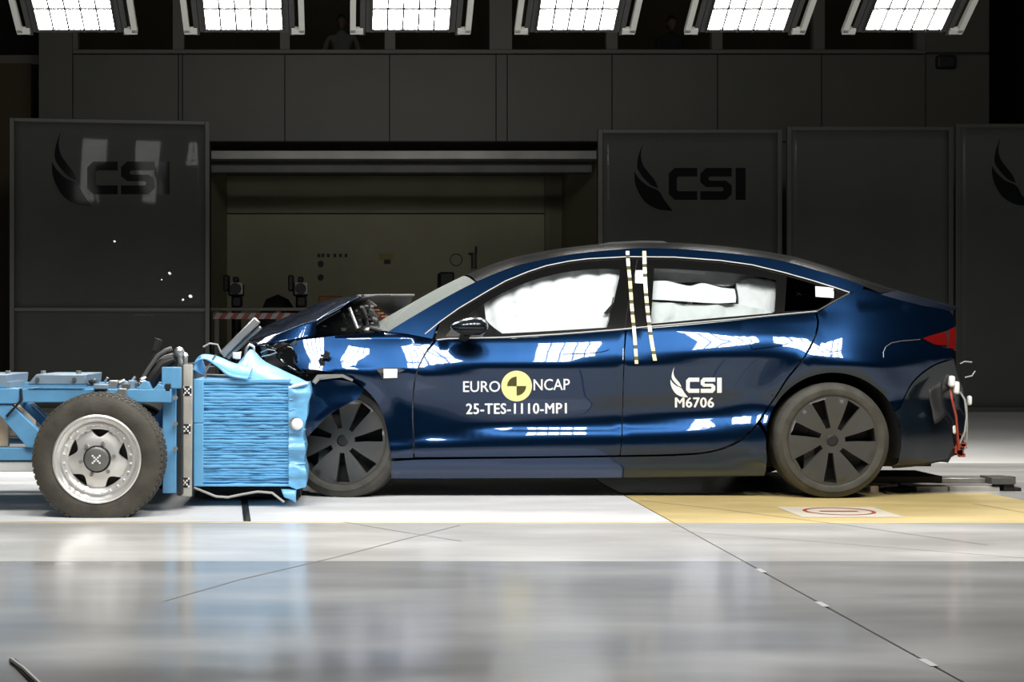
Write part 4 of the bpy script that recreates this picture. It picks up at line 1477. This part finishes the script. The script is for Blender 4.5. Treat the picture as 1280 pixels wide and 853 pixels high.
# lettering on the doors
text_decal('lettering', 'EURO', 579, 476.8, 625, 490.3, 'white', fdoor, .22, dy=-.3)
text_decal('lettering', 'NCAP', 667, 474.3, 712, 488.2, 'white', fdoor, .22, dy=-.6)
text_decal('lettering', '25-TES-1110-MP1', 583, 504.8, 708, 517.8, 'white', fdoor, .5, dy=-.8, spacing=1.08)
cx_, cy_, r_ = 645.7, 482.8, 19.2
decal('disc_emblem', [[(cx_ + r_ * cos(2 * pi * i / 40), cy_ + r_ * sin(2 * pi * i / 40)) for i in range(40)]], 'yellow', fdoor, off=-.0028, h=.03)
q1 = [(cx_, cy_)] + [(cx_ + 11.8 * cos(radians(180 + 90 * i / 10)), cy_ + 11.8 * sin(radians(180 + 90 * i / 10))) for i in range(11)]
q2 = [(cx_, cy_)] + [(cx_ + 11.8 * cos(radians(90 * i / 10)), cy_ + 11.8 * sin(radians(90 * i / 10))) for i in range(11)]
decal('disc_quadrants', [q1, q2], 'darkprint', fdoor, off=-.0045)
fea, let = emblem_polys((838, 459, 860, 497), (857.5, 472.3, 902, 491.3))
decal('wing_emblem', [[tuple(p) for p in round_poly(pl, 2, 40)] for pl in fea], 'white', rdoor)
decal('lettering', let, 'white', rdoor)
text_decal('lettering', 'M6706', 844, 497.2, 892, 509.5, 'white', rdoor, .55, spacing=1.05)

# measuring tapes over the pillar
def tape(pts, w, name, n=30):
    mb = MB()
    q = resample(pts, n + 1)
    rnd = random.Random(len(pts) * 7 + int(pts[0][0]))
    for i in range(n):
        (ax_, ay_), (bx2, by2) = q[i], q[i + 1]
        mi = 1 if (i % 3 == 1 and rnd.random() < .75) else (2 if rnd.random() < .4 else 0)
        vs = []
        for x, y in ((ax_ - w, ay_), (ax_ + w, ay_), (bx2 + w, by2), (bx2 - w, by2)):
            s_ = y_top if y < 412 else y_side
            vs.append(on_side(x, y, -.009 if y < 412 else -.006, s_))
        mb.add(vs, [(0, 3, 2, 1)], mi)
    return obj(name, mb, ['white', 'darkprint', 'tapeyellow'], car, smooth=False)
tape([(784, 314), (785, 330), (787, 350), (790, 390), (793, 420), (795.5, 455)], 2.2, 'measuring_tape')
tape([(805, 314), (805.5, 335), (807, 365), (810.5, 400), (814, 425), (818.5, 451)], 2.4, 'measuring_tape', 34)
strip_along('seam_light', [(779, 436), (778.6, 450)], .0015, 'white', surf=y_side, off=-.001, both=False)  # white strip paints a highlight along the door seam

# roof plate with instruments
rows = []
def roof_pt(px, py, Y): return P(px, py, Y)
mb = MB().pprism([(742, 306.8), (764, 303.2), (800, 301.2), (830, 301.8), (838, 304.5), (843, 307.5), (800, 306.2), (760, 307.8)], .70, 1.15)
obj('roof_box', mb, 'black', car, bevel=.006)

# torn rear: sensors and hanging wires
for (a, b, c, d, Y) in ((1187.5, 470, 1195, 484, .22), (1194, 477, 1200.5, 493, .22), (1211, 495, 1216, 507, .30), (1168, 508, 1173, 517, .12), (1190.5, 532, 1197, 543, .24)):
    obj('white_tag', MB().pbox(a, b, c, d, Y - .02, Y + .02), 'white', car, bevel=.012)
obj('hanging_wire', MB().tube([P(1188, 488, .24), P(1190, 500, .2), P(1195, 520, .2), P(1197, 545, .22), P(1199, 563, .24)], .007, 7), 'wire_red', car)
obj('hanging_wire', MB().tube([P(1200, 490, .24), P(1206, 500, .22), P(1208.5, 520, .22), P(1206, 540, .22), P(1199, 556, .24)], .006, 7), 'wire_grey', car)
obj('hanging_wire', MB().tube([P(1208, 505, .3), P(1209, 530, .3), P(1208, 560, .3), P(1202, 564, .3)], .005, 7), 'wire_grey', car)
obj('hanging_wire', MB().tube([P(1200, 455, .3), P(1206, 452, .3), P(1215, 453, .3)], .004, 7), 'wire_grey', car)
obj('hanging_wire', MB().tube([P(1206, 472, .3), P(1215, 470, .3), P(1219, 464, .3)], .004, 7), 'wire_grey', car)
mb = MB()
rr = random.Random(3)
for i in range(14):
    p = P(1190 + rr.uniform(0, 14), 545 + rr.uniform(0, 24), .26)
    mb.box(p - Vector((.016, .02, .012)), p + Vector((rr.uniform(.005, .02), .02, rr.uniform(.005, .02))))
obj('torn_bracket', mb, 'wire_red', car, kind='stuff')
shard('torn_skin', [(1160, 488, .10), (1178, 478, .12), (1182, 520, .10), (1170, 530, .07)], 'blackplastic', 6.6, .02)
# ------------------------------------------------------------------ the trolley
TY = -0.78                                            # near face of its frame
trolley = thing('trolley', 'light blue steel crash trolley on silver wheels at the left', 'trolley', (PX(60, -.2), -.2, 0))
def tb(name, x0, y0, x1, y1, Y0, Y1, m='trolleyblue', bevel=.005, parent=None):
    return obj(name, MB().pbox(x0, y0, x1, y1, Y0, Y1), m, parent or trolley, bevel=bevel)
tb('top_beam', 26, 486.5, 214, 503.5, TY, TY + .09)
tb('top_beam', -190, 485.5, 24, 505, TY - .01, TY + .09)
mb = MB().pbox(26, 486.5, 208, 503.5, TY + 1.35, TY + 1.44)
obj('far_beam', MB().box((PX(-190, TY), TY + 1.35, PZ(503.5, TY)), (PX(208, TY), TY + 1.44, PZ(486.5, TY))), 'trolleyblue', trolley, bevel=.005)
tb('lower_beam', -190, 560, 205, 576, TY + .02, TY + .11)
obj('far_lower_beam', MB().box((PX(-190, TY), TY + 1.33, PZ(576, TY)), (PX(205, TY), TY + 1.42, PZ(560, TY))), 'trolleyblue', trolley, bevel=.005)
tb('skid_rail', -190, 577, 60, 590, TY + .03, TY + .2, 'lining')
# braces
obj('brace', MB().pprism([(-12, 506), (14, 506), (55, 545), (52, 560), (34, 560)], TY + .0, TY + .06), 'trolleyblue', trolley, bevel=.004)
obj('brace', MB().pprism([(22, 504), (40, 504), (72, 534), (72, 552)], TY + .16, TY + .22), 'trolleyblue', trolley, bevel=.004)
obj('brace_edge', MB().tube([P(40, 504.5, TY + .15), P(58, 522, TY + .15)], .007, 6), 'steel', trolley)
obj('brace', MB().pprism([(188, 528), (204, 508), (210, 512), (210, 530), (196, 540)], TY + .12, TY + .18), 'trolleyblue', trolley, bevel=.004)
tb('shelf', -190, 548, 205, 552, TY + .2, TY + 1.3, 'deckblue', 0)
obj('cross_member', MB().box((PX(20, TY), TY + .05, PZ(503, TY)), (PX(26, TY), TY + 1.4, PZ(488, TY))), 'trolleyblue', trolley)
obj('cross_member', MB().box((PX(180, TY), TY + .05, PZ(503, TY)), (PX(200, TY), TY + 1.4, PZ(490, TY))), 'trolleyblue', trolley)
mb = MB().tube([P(8, 521, TY - .01), P(18, 510, TY - .02), P(27, 500, TY - .02), P(26, 486, TY - .01)], .007, 7)
obj('strap', mb, 'black', trolley)
# deck plates
def deck_plate(x0, x1, xs):
    a = MB().pprism([(x0, 481), (x1, 481), (x1 + 1.5, 468), (x0 + 11, 468)], TY + .0, TY + .55)
    pl = obj('deck_plate', a, 'deckblue', trolley, bevel=.006)
    obj('plate_edge', MB().pbox(x0 + 1, 481.4, x1 - 1, 484.2, TY - .01, TY + .5), 'trolleyblue', trolley)
    for x in xs:
        obj('bolt', MB().cyl(P(x, 468, TY + .12), P(x, 463.5, TY + .12), .014, 8), 'steel', pl)
    for x in (x0 + 13, x1 - 13):
        p = P(x, 474.5, TY + .0)
        obj('bolt', MB().cyl(p + Vector((0, -.012, 0)), p + Vector((0, .02, 0)), .011, 8), 'lampbody', pl)
deck_plate(34, 106, (54, 98.5))
deck_plate(-60, 8, (-40, 10))
obj('spacer', MB().pbox(-60, 478, 12, 484.5, TY - .005, TY + .4), 'deckblue', trolley)
# valves and fittings on the deck
rr = random.Random(11)
def small_box(name, x0, y0, x1, y1, Y, m): return obj(name, MB().pbox(x0, y0, x1, y1, Y, Y + .1), m, trolley, bevel=.004)
small_box('valve_block', 117, 480.5, 134, 487, TY - .02, 'deckblue')
small_box('valve_block', 136, 476, 146, 486, TY + .05, 'steel')
small_box('valve_block', 147, 486, 158, 497, TY - .03, 'steel')
small_box('valve_block', 152, 480, 161, 488, TY, 'lampbody')
small_box('valve_block', 160, 476, 168, 487, TY + .05, 'deckblue')
for i in range(16):
    x, y = rr.uniform(108, 176), rr.uniform(475, 486)
    p = P(x, y, TY + .1)
    obj('fitting', MB().cyl(p, p + Vector((rr.uniform(.015, .05), rr.uniform(-.02, .02), rr.uniform(-.012, .03))), rr.uniform(.006, .014), 8), rr.choice(['steel', 'lampbody', 'black', 'deckblue']), trolley)
# curved hoses and bracket behind the column
side = tb('gusset', 202, 459, 226, 486, TY + .03, TY + .08)
obj('gusset', MB().pprism([(170, 487), (180, 476), (186, 478), (190, 487)], TY + .0, TY + .05), 'trolleyblue', trolley, bevel=.004)
obj('gusset', MB().pprism([(190, 488), (198, 480), (204, 482), (206, 488)], TY + .0, TY + .05), 'trolleyblue', trolley, bevel=.004)
obj('hose', MB().tube([P(172, 483, -.6), P(182, 470, -.6), P(194, 456, -.6), P(206, 447, -.6), P(217, 444, -.6)], [.012] * 5, 8), 'lampbody', trolley)
obj('hose', MB().tube([P(176, 478, -.65), P(186, 461, -.65), P(198, 444, -.65), P(208, 438, -.65), P(215, 436, -.65)], [.012] * 5, 8), 'lampbody', trolley)
obj('hose', MB().tube([P(184, 486, -.62), P(192, 471, -.62), P(204, 455, -.62), P(218, 449, -.62)], [.035, .04, .036, .02], 10), 'black', trolley)
obj('sensor', MB().cyl(P(193, 438, -.62), P(198, 424, -.62), .022, 10).cyl(P(188, 462, -.62), P(193, 440, -.62), .012, 8), 'black', trolley)
obj('connector', MB().ball(P(224, 440, -.6), .028, 10).cyl(P(226, 455, -.6), P(224, 440, -.6), .012, 8), 'steel', trolley)
small_box('valve_block', 206, 480, 213, 490, TY, 'black')
# column and barrier plate
tb('column', 203, 470, 220, 617, TY + .06, TY + .16)
tb('column_flange', 221, 456, 227, 620, TY + .1, TY + 1.5, 'blackplastic')  # coloured black to stand in for the shaded gap between column and post
tb('far_column', 203, 470, 226, 612, TY + 1.3, TY + 1.4)
tb('barrier_plate', 229, 463, 240.5, 621, -.56, .95, 'blackplastic')
post = obj('edge_post', MB().pprism([(225, 456), (240.5, 456), (239.5, 621), (223.5, 621)], -.58, -.54), 'postgrey', trolley, bevel=.004)
for (x, y) in ((233.8, 489), (232.8, 536.5), (231.5, 603.5)):
    mbk, mwt = MB(), MB()
    for i in range(-2, 3):
        for j in range(-2, 3):
            q = (x + i * 2.2, y + j * 2.4)
            m_ = mwt if (abs(i) == abs(j)) else mbk
            p = P(q[0], q[1], -.5815)
            m_.box(p - Vector((.0047, .001, .0052)), p + Vector((.0047, .001, .0052)))
    obj('target_black', mbk, 'black', post)
    obj('target_white', mwt, 'white', post)
for y in (497.5, 530, 561):
    p = P(219.5, y, TY + .05)
    obj('bolt', MB().cyl(p, p + Vector((0, -.03, 0)), .012, 8), 'steel', trolley)
    p = P(224, y + 2, -.6)
    obj('lug', MB().box(p - Vector((.02, .03, .03)), p + Vector((.02, .03, .03))), 'black', trolley)
obj('eye_bolt', MB().cyl(P(231, 456, -.55), P(231, 446, -.55), .016, 8).ball(P(231, 445, -.55), .02, 8), 'steel', trolley)

# wheels of the trolley
def trolley_wheel(name, X, Y, z, yaw, parent):
    R, W, rR = .3375, .20, .222
    mx = Matrix.Translation((X, Y, z)) @ Matrix.Rotation(yaw, 4, 'Z')
    tyre = MB().lathe([(rR - .014, .03), (rR - .004, .006), (rR + .008, -.002), (rR + .03, -.008), (rR + .06, -.008), (R - .035, .000), (R - .026, .004), (R - .015, .012), (R - .009, .03), (R - .008, .05),
                       (R - .008, W - .05), (R - .02, W - .01), (R - .05, W), (rR, W), (rR - .014, W - .02)], 80, closed=True)
    tread = MB()
    n = 64
    for i in range(n):
        for row, (y0, y1) in enumerate(((.010, .050), (.056, .096), (.104, .144), (.150, .190))):
            a = 2 * pi * (i + .5 * (row % 2)) / n
            da = 2 * pi / n * .34
            r0, r1 = R - .016, R - (.004 if row == 0 else 0)
            vs = []
            for r, yy0 in ((r0, y0), (r0, y1), (r1, y1 - .003), (r1, y0 + .004)):
                for s in (-1, 1):
                    vs.append((r * cos(a + s * da), yy0, r * sin(a + s * da)))
            tread.add(vs, [(0, 1, 3, 2), (4, 5, 7, 6), (0, 6, 7, 1), (2, 3, 5, 4), (0, 2, 4, 6), (1, 7, 5, 3)])
    # dished alloy rim, five windows
    def dish(r):
        return lerp_tab([(0, .012), (.06, .012), (.10, .022), (.150, .042), (.165, .030), (.178, .020), (.196, .016), (.208, .006), (rR, .002)], r)
    holes = []
    for k in range(5):
        a = radians(86 + 72 * k)
        pts = []
        for rr_, w in ((.146, -.050), (.150, 0), (.146, .050), (.128, .030), (.112, .008), (.112, -.008), (.128, -.030)):
            pts.append((rr_ * cos(a) - w * sin(a), rr_ * sin(a) + w * cos(a)))
        holes.append(pts)
    outer = [(rR * cos(2 * pi * i / 72), rR * sin(2 * pi * i / 72)) for i in range(72)]
    face = sheet(outer, lambda x, z: dish(sqrt(x * x + z * z)), .016, holes, .03, corner=50, step=.014, nd=.006)
    rim = obj(name, face.xf(mx), 'rimsilver', parent)
    t = tyre.xf(mx)
    for p in t.v: p.z = max(p.z, .0)
    obj('tyre', t, 'rubber2', rim)
    tr = tread.xf(mx)
    for p in tr.v: p.z = max(p.z, .0)
    obj('tread_blocks', tr, 'rubber2', rim, kind='stuff')
    obj('wheel_barrel', MB().lathe([(0, .08), (.18, .08), (.19, .05), (rR - .006, .03), (rR - .01, W - .01)], 48).xf(mx), 'black', rim)
    lip = MB().lathe([(rR + .002, .006), (rR + .004, -.006), (rR - .004, -.010), (rR - .012, -.004), (rR - .016, .006)], 64)
    lip.lathe([(.176, .021), (.180, .014), (.186, .014), (.190, .019)], 64)
    obj('rim_lip', lip.xf(mx), 'rimsilver', rim)
    cap = MB().lathe([(0, -.022), (.050, -.022), (.060, -.016), (.064, .0), (.064, .03)], 40)
    obj('hub_cap', cap.xf(mx), 'hubgrey', rim)
    ring = MB().lathe([(.064, -.002), (.067, -.004), (.070, .002), (.070, .02)], 40)
    obj('hub_ring', ring.xf(mx), 'black', rim)
    tg, tw = MB(), MB()
    for i in range(-2, 3):
        for j in range(-2, 3):
            m_ = tw if (i + j) % 2 == 0 and abs(i) == abs(j) else tg
            m_.box((i * .009 - .0045, -.0235, j * .009 - .0045), (i * .009 + .0045, -.022, j * .009 + .0045))
    obj('target_black', tg.xf(mx), 'hubgrey', rim)
    obj('target_white', tw.xf(mx), 'white', rim)
    nut = MB()
    for k in range(6):
        a = radians(60 * k + 10)
        nut.cyl((.086 * cos(a), .004, .086 * sin(a)), (.086 * cos(a), .03, .086 * sin(a)), .010, 6)
    bolts = MB()
    for k in range(24):
        a = radians(15 * k + 7)
        bolts.ball((.171 * cos(a), .020, .171 * sin(a)), .0055, 6)
    obj('wheel_nut', nut.xf(mx), 'steel', rim)
    obj('rim_bolts', bolts.xf(mx), 'white', rim)
    return rim
TWX = PX(121.3, -.985)
trolley_wheel('wheel', TWX, -.99, .300, 0, trolley)
trolley_wheel('far_wheel', TWX, .80, .300, pi, trolley)
obj('axle', MB().cyl((TWX, -.90, .300), (TWX, .72, .300), .04, 14), 'black', trolley)

# tan board standing in the trolley's frame
bd = obj('tan_board', MB().pbox(-30, 517, 10.5, 558.6, -.71, -.675), 'tan', None, bevel=.004)
for v in bd.data.vertices: pass
bd['label'] = 'tan wooden board inside the trolley frame at the left picture edge'; bd['category'] = 'board'
b2 = obj('cardboard_box', MB().box((PX(11, -.3), -.45, PZ(547.6, -.58)), (PX(36, -.3), -.10, PZ(507, -.3))), 'tan', None, bevel=.004)
b2['label'] = 'brown box on the trolley shelf behind the tan board'; b2['category'] = 'box'

# ------------------------------------------------------------------ honeycomb barrier
BY0 = -.46
barrier = thing('honeycomb_barrier', 'crushed light blue layered barrier block between trolley and car', 'barrier', (PX(315, BY0), 0.0, 0))
rr = random.Random(5)
# layered main block: a stack of thin folded layers with uneven edges
mb = MB()
y = 477.0
xl, xr = 242.5, 362.0
while y < 606.5:
    hgt = rr.uniform(2.6, 4.6)
    d = rr.uniform(0, .010)
    k = 26
    rows = []
    for fr, dy in ((0, .008), (.22, 0), (.55, .0), (.85, .003), (1.0, .010)):
        row = []
        for i in range(k + 1):
            x = xl + (xr - xl) * i / k
            wv = .012 * noise.noise(Vector((x * .05, y * .35, 2.0))) + .005 * noise.noise(Vector((x * .2, y, 7.0)))
            yyp = y + hgt * fr + .5 * noise.noise(Vector((x * .06, y * .2, 4.0)))
            flat = 1 if x > 256 else .35
            p = P(x, yyp, BY0)
            p.y += (d + dy + wv) * flat
            row.append(p)
        rows.append(row)
    mb.grid(rows, flip=True)
    y += hgt
obj('folded_layers', mb, 'honey', barrier, angle=40, kind='stuff')
xa, xb = PX(xl, BY0) + .005, PX(xr, BY0)
obj('kick_plate', MB().pbox(243, 609, 376, 622, -.1, .5), 'black', barrier, bevel=.004)  # black block stands in for the dark void beneath the barrier
obj('core', MB().box((xa, BY0 + .035, PZ(606, BY0)), (xb, .50, PZ(478, BY0))), 'honey', barrier)
obj('top_edge', MB().pbox(242, 474, 362.5, 478.5, BY0 - .004, BY0 + .7), 'sheet', barrier, bevel=.004)
obj('bottom_edge', MB().pbox(242, 605.5, 381, 608.5, BY0 - .006, BY0 + .3), 'sheet', barrier, bevel=.004)
# cladding plate with seam at the left end
obj('end_cladding', MB().pbox(241, 474, 254.5, 529, BY0 - .006, BY0 + .05), 'sheet', barrier, bevel=.004)
obj('end_cladding', MB().pbox(241, 529.6, 254, 607, BY0 - .004, BY0 + .05), 'sheet', barrier, bevel=.004)
# crushed front cladding
fr_poly = [(360.5, 484), (374, 481), (386, 479.5), (388.5, 492), (385, 505), (383.5, 522), (380, 534), (379.5, 548), (382, 562), (380, 578), (383.5, 592), (382.5, 609), (371, 612), (361, 607.5)]
sfc = lambda x, z: BY0 - .012 + .030 * noise.noise(Vector((x * 4, 9.0, z * 14))) + .014 * noise.noise(Vector((x * 16, 2.0, z * 30)))
mbf = sheet([(PX(a, BY0), PZ(b, BY0)) for a, b in fr_poly], sfc, .016, [], .5, corner=35)
obj('front_cladding', mbf, 'sheet', barrier)
mb = MB()
for yq in (486, 500, 513, 541, 556, 569, 583, 597):
    pts = [P(362 + 20 * i / 8, yq - 4 * (i / 8) + 1.2 * noise.noise(Vector((i * .7, yq, 0))), BY0 - .006) for i in range(9)]
    mb.tube(pts, .004, 5)
obj('crease_ridge', mb, 'sheet', barrier)
mb = MB().lathe([(0, -.012), (.018, -.012), (.028, -.006), (.032, .004)], 20).xf(Matrix.Translation(P(371.5, 530.5, BY0 - .03)))
obj('target_disc', mb, 'white', barrier)
mb = MB().lathe([(.018, -.002), (.034, .0), (.036, .012)], 20).xf(Matrix.Translation(P(369.5, 529.5, BY0 - .02)))
obj('disc_washer', mb, 'steel', barrier)
obj('corner_fold', MB().tube([P(361, 485, BY0 - .01), P(370, 482, BY0 - .015), P(385, 478.5, BY0 - .01)], [.006, .01, .006], 8), 'white', barrier)
# torn sheet draped over the top
def ribbon(name, lo, hi, m, Ya, Yb, bulge=.03, n=8, k=30, seed=0):
    a, b = resample(lo, k), resample(hi, k)
    rows = []
    for i, ((x0, y0), (x1, y1)) in enumerate(zip(a, b)):
        A, B = P(x0, y0, Ya), P(x1, y1, Yb)
        row = []
        for j in range(n + 1):
            t = j / n
            p = A.lerp(B, t)
            p.y -= bulge * 4 * t * (1 - t)
            p += .006 * noise.noise_vector(p * 9 + Vector((seed, 0, 0)))
            row.append(p)
        rows.append(row)
    return obj(name, MB().grid(rows), m, barrier, angle=60, solid=.004)
ribbon('draped_sheet', [(284, 461), (300, 470), (325, 476), (350, 478.5), (372, 481), (386, 481)], [(298, 456), (306, 444), (313, 437), (330, 451), (352, 463), (385, 478)], 'sheet', BY0 + .02, BY0 + .30)
ribbon('draped_sheet', [(243, 455), (249, 450), (258, 449.5), (270, 458), (284, 470), (310, 476)], [(246, 450), (252, 444), (262, 443.5), (276, 447), (292, 454), (316, 460)], 'sheet', BY0 - .02, BY0 + .10, seed=4)
ribbon('draped_sheet', [(241, 462), (243, 453), (247, 447), (251, 445)], [(256, 470), (256, 460), (253, 452), (252, 447)], 'sheet', BY0 - .01, BY0 + .12, seed=6, k=12)
obj('wire', MB().tube([P(257, 473, BY0), P(256, 466, BY0), P(262, 456, BY0), P(270, 444, BY0)], .006, 7), 'steel', barrier)
obj('wire', MB().tube([P(254, 434, -.2), P(262, 429.5, -.2), P(272, 431, -.2), P(276, 440, -.2)], .005, 7), 'wire_grey', barrier)
obj('inner_frame', MB().tube([P(258, 470, -.3), P(275, 470.5, -.3), P(300, 471, -.3)], .01, 7), 'postgrey', barrier)
# flap and wire under the block
ribbon('torn_flap', [(352, 612), (360, 612.5), (371, 612.5)], [(356, 622), (364, 625), (371, 628.5)], 'sheet', BY0 + .0, BY0 - .02, bulge=.01, k=8, seed=8)
obj('wire', MB().tube([P(240, 609, BY0), P(255, 615, BY0), P(270, 621, BY0), P(285, 622, BY0), P(302, 618.5, BY0), P(322, 615, BY0), P(340, 616.5, BY0), P(355, 628, BY0 - .02)], .007, 7), 'wire_grey', barrier)

# ------------------------------------------------------------------ floor clutter and flying splinters
def top(name, label, cat, mbx, m, group=None, **k):
    o = obj(name, mbx, m, None, **k)
    o['label'] = label; o['category'] = cat
    if group: o['group'] = group
    return o
d = CZ * F / (637 - CY)
mb = MB()
def fl(px, py, z=.004):
    d_ = CZ * F / (py - CY)
    return Vector(((px - CX) * d_ / F, d_ - D0, z))
mb.add([fl(301, 623), fl(309, 623), fl(313.5, 652), fl(304.5, 652)], [(3, 2, 1, 0)])
top('floor_tape', 'dark tape strip on the white lane under the barrier', 'tape', mb, 'black', solid=.004)
mb = MB().add([fl(11, 827), fl(20, 826), fl(46, 853), fl(60, 870), fl(48, 870), fl(36, 853)], [(5, 4, 3, 2, 1, 0)])
top('floor_tape', 'black tape piece on the floor at the lower left picture corner', 'tape', mb, 'black', solid=.003)
mb = MB().tube([fl(14, 829, .009), fl(30, 841, .009), fl(52, 862, .009)], .006, 6)
top('floor_cable', 'thin pale cable lying beside the black tape at lower left', 'cable', mb, 'wire_grey')

# launching rig on the floor behind the car
tw = thing('tow_rig', 'low black and grey towing rig on the floor behind the rear wheel', 'rig', (PX(1190, .5), .6, 0))
def rg(name, x0, y0, x1, y1, Y0, Y1, m, bevel=.004): return obj(name, MB().pbox(x0, y0, x1, y1, Y0, Y1), m, tw, bevel=bevel)
rg('slide_plate', 1085, 595.5, 1178, 604, .50, .95, 'black')
rg('slide_bar', 1170, 598, 1262, 604.5, .52, .70, 'steel')
rg('slide_rail', 1150, 596.5, 1270, 599, .72, .80, 'blackplastic')
rg('clamp', 1240, 597.5, 1270, 606, .42, .60, 'lampbody')
rg('clamp_foot', 1255, 605, 1268, 617, .44, .62, 'black')
rg('clamp_foot', 1268, 610, 1277, 614.5, .44, .62, 'black')
rg('runner', 1108, 610, 1145, 616.4, .42, .60, 'black')
rg('wood_block', 1088, 608, 1099, 617, .40, .55, 'tan')
rg('wood_block', 1146, 608, 1185, 616.6, .42, .5, 'postgrey')
rg('wood_block', 1187, 608.5, 1250, 616.6, .44, .5, 'postgrey')
rg('track', 1085, 616.4, 1290, 618, .36, .60, 'blackplastic', 0)
rg('riser', 1118, 603.5, 1126, 611, .52, .6, 'black')
obj('handle_bar', MB().cyl(P(1100, 609, .45), P(1122, 606.5, .45), .012, 10), 'steel', tw)

SP = [(143, 302, 2.6, 'white splinter flying highest of the five, before the left partition'), (212, 342, 3.4, 'white splinter in mid air, highest at the right of the left partition'),
      (202, 350, 1.8, 'smallest splinter in the air, just below left of a larger white one'), (238, 370.5, 3.6, 'largest white splinter in the air, near the partition edge by the bay'),
      (228.5, 375, 2.6, 'white splinter flying low, left of the largest splinter')]
for i, (x, y, s, lab) in enumerate(SP):
    p = P(x, y, -.2)
    r = s / 224 / 2 * .9
    rs = random.Random(i)
    mb = MB()
    mb.ball((0, 0, 0), (r * 1.3, r * .6, r), 6)
    for v in mb.v:
        v += r * .45 * Vector((rs.uniform(-1, 1), rs.uniform(-1, 1), rs.uniform(-1, 1)))
        v += p
    top('splinter', lab, 'splinter', mb, 'white', 'splinters flying from the crash', smooth=False)
